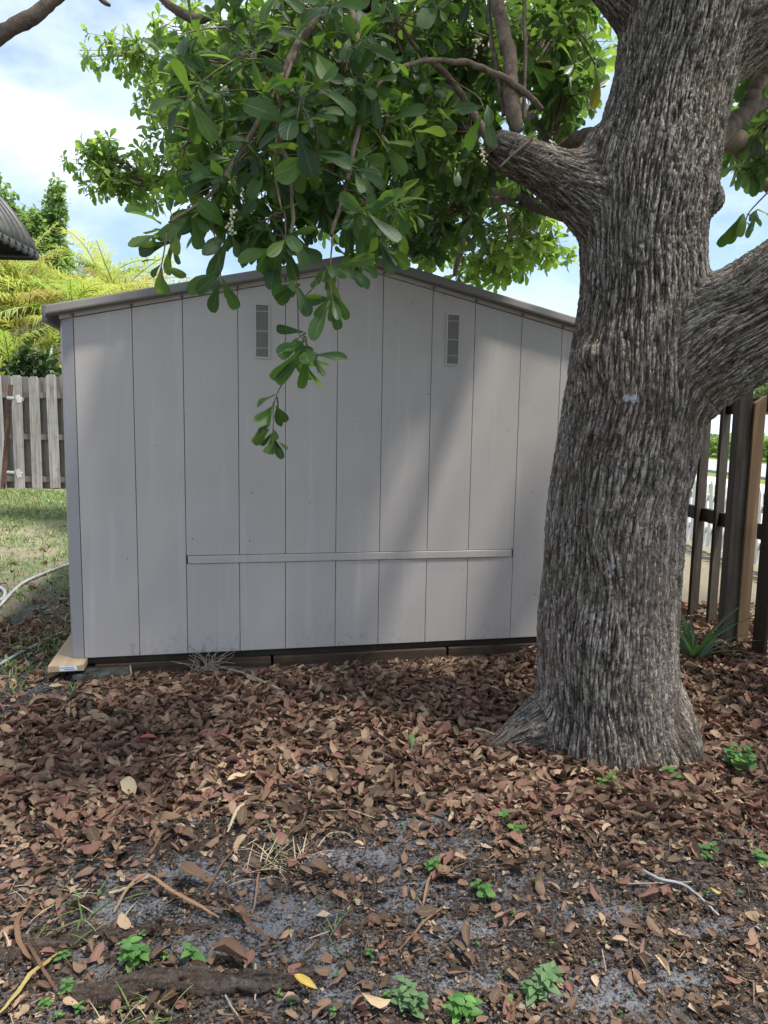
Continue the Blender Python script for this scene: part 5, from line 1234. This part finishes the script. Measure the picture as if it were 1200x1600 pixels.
def palm(x, y, h, label, fronds, s=1.0, mix='gggy', canes=4):
    root = thing('areca_palm', label, 'palm', (x, y, float(gz(x, y)) if y < 14 else .3), 0, 'palms behind the board fence')
    for c in range(canes):
        a = 6.28 * c / canes + .4; tp = np.array([math.cos(a) * .45, math.sin(a) * .45, h * random.uniform(.72, 1)]); b = tp * [.35, .35, 0]
        V, Fc = tube_arrays(spline(np.array([b, (b + tp) / 2 + [0, 0, .1], tp]), 8), np.linspace(.05, .035, 8), 8); link('cane', mk_mesh('cane', V, Fc, True, mat=M['bgbark']), root)
        for f in range(fronds):
            k_ = random.choice(mix); me = FR[k_, random.randrange({'g': 4, 'y': 2, 'd': 1}[k_])]
            o = link('frond', me, root, tuple(tp), (random.gauss(0, .25), random.gauss(.05, .22), 6.28 * f / fronds + random.gauss(0, .35))); o.scale = (s * random.uniform(.8, 1.15),) * 3
palm(-8.7, 15.2, 2.9, 'yellowing feathery palm at the left edge behind the board fence', 12, 1.1, 'gyyyd', 5)
palm(-7.9, 15.8, 3.7, 'tall green feathery palm behind the board fence near the awning', 12, 1.15, 'ggggy', 5)
palm(-6.8, 15.0, 3.3, 'yellow green feathery palm in the middle of the palm group', 12, 1.1, 'ggggyyd', 5)
palm(-7.2, 13.9, 1.9, 'low palm with dead pale fronds just above the board fence', 10, .95, 'ggyddd', 4)
palm(-6.0, 16.4, 3.7, 'feathery palm behind the left roof corner of the shed', 12, 1.15, 'gggy', 5)
palm(-7.3, 17.5, 4.3, 'tallest feathery palm at the back of the palm group', 12, 1.1, 'gggg', 4)
T_BG = [(np.array([(-.32, 0, 0), (.32, .1, .05), (.26, 1, .0), (-.2, .9, .08)]), np.array([[0, 1, 2, 3]]), np.array([(0, 0), (1, 0), (1, 1), (0, 1)]))]
def bgtree(name, x, y, h, rx, rz, label, mat, n=5200, leaf=.17, lobes=11, cat='tree', zc=None, group=None):
    """trunk, limbs and a crown of leaf-sized faces gathered in uneven lobes"""
    root = thing(name, label, cat, (x, y, 0), 0, group); zc = zc or h - rz; b = MB()
    lob = []
    for i in range(lobes):
        q = RNG.normal(size=3); q /= np.linalg.norm(q); q *= RNG.uniform(.35, .8); lob.append((np.array([q[0] * rx, q[1] * rx, zc + q[2] * rz]), RNG.uniform(.28, .46)))
    b.tube(spline(np.array([(0, 0, -.2), (.1, 0, zc * .5), (0, .1, zc)]), 10), np.linspace(.035 * h, .014 * h, 10), 10); b.build('trunk', M['bgbark'], root, smooth=True)
    for c, r in lob:
        s = np.array([0, 0, zc * RNG.uniform(.45, .8)]); V, Fc = tube_arrays(spline(np.array([s, (s + c) / 2 + [0, 0, .15], c]), 7), np.linspace(.011 * h, .003 * h, 7), 6); link('limb', mk_mesh('limb', V, Fc, True, mat=M['bgbark']), root)
    P = []
    for c, r in lob:
        m = n // lobes; q = RNG.normal(size=(m, 3)); q /= np.linalg.norm(q, axis=1)[:, None]; q *= (RNG.random((m, 1)) ** .33); rad = 1 + .35 * noise3(q[:, 0] * 3, q[:, 1] * 3, q[:, 2] * 3 + c[0]); P.append(c + q * rad[:, None] * np.array([rx, rx, rz]) * r)
    P = np.concatenate(P); m = len(P); d = RNG.normal(size=(m, 3)); d[:, 2] -= .2
    o = link('crown', leafmesh('crown', T_BG, P, basis(d, RNG.normal(0, .5, (m, 3)) + [0, 0, 1.]), RNG.uniform(.6, 1.2, m) * leaf, M[mat]), root); o['kind'] = 'stuff'
bgtree('background_tree', -14.2, 27, 10.6, 1.15, 2.4, 'leafy tree behind the palms, left of two, partly behind the awning', 'bgleaf', 5000, .22, 12)
bgtree('background_tree', -12.3, 27, 10.3, 1.05, 2.6, 'leafy tree behind the palms, right of two', 'bgleaf', 5000, .2, 12)
bgtree('background_tree', -9.0, 34, 8.6, 2.6, 2.4, 'hazy tree showing above the left slope of the shed roof', 'bgleaf_pale', 4500, .24, 12)
bgtree('background_tree', 9.2, 34, 7.4, 3.0, 2.6, 'hazy pale tree above the right slope of the shed roof', 'bgleaf_pale', 6000, .22, 12)
bgtree('background_tree', 24, 44, 6.6, 3.6, 2.4, 'pale round tree across the road beyond the right fence', 'bgleaf_pale', 4000, .26, 12)
def hedge(x0, x1, y0, y1, h, label, mat, n, leaf, z0=.25):
    x = RNG.uniform(x0, x1, n); y = RNG.uniform(y0, y1, n); top = h * (.85 + .35 * noise3(x * 1.1, y * .9, 2.2)); z = z0 + top * RNG.random(n) ** .55
    root = thing('hedge', label, 'hedge', ((x0 + x1) / 2, (y0 + y1) / 2, 0)); d = RNG.normal(size=(n, 3))
    P = np.stack([x - (x0 + x1) / 2, y - (y0 + y1) / 2, z], -1)
    o = link('leaves', leafmesh('leaves', T_BG, P, basis(d, RNG.normal(0, .5, (n, 3)) + [0, 0, 1.]), RNG.uniform(.6, 1.2, n) * leaf, M[mat]), root); o['kind'] = 'stuff'
    b = MB()
    for i in range(12): xx = random.uniform(-.5, .5) * (x1 - x0); yy = random.uniform(-.4, .4) * (y1 - y0); b.tube([(xx, yy, -.1), (xx + .05, yy, h * .7)], [.03, .012], 6)
    b.build('stems', M['bgbark'], root)['kind'] = 'stuff'
hedge(-11, -3, 12.5, 13.4, 2.55, 'dark green hedge directly behind the board fence', 'hedge', 16000, .14)
hedge(19.5, 21.5, 22, 60, 1.5, 'far green hedge across the road beyond the right fence', 'bgleaf', 7000, .30, .0)
def lamp():
    p = at(1142, 520, 26); root = thing('street_lamp', 'slim grey street lamp showing over the right limb', 'lamp', (p[0], p[1], 0)); top = at(1144, 415, 26)[2]
    MB().tube([(0, 0, 0), (0, 0, top * .5), (0, 0, top + .25)], [.05, .045, .04], 10).build('pole', M['galv'], root)
    MB().tube([(0, 0, top), (.35, 0, top + .06), (.6, 0, top + .06)], [.03, .03, .03], 8).build('arm', M['galv'], root)
    MB().box((.75, 0, top + .05), (.5, .22, .09)).build('lamp_head', M['awning'], root, bevel=.02)
lamp()
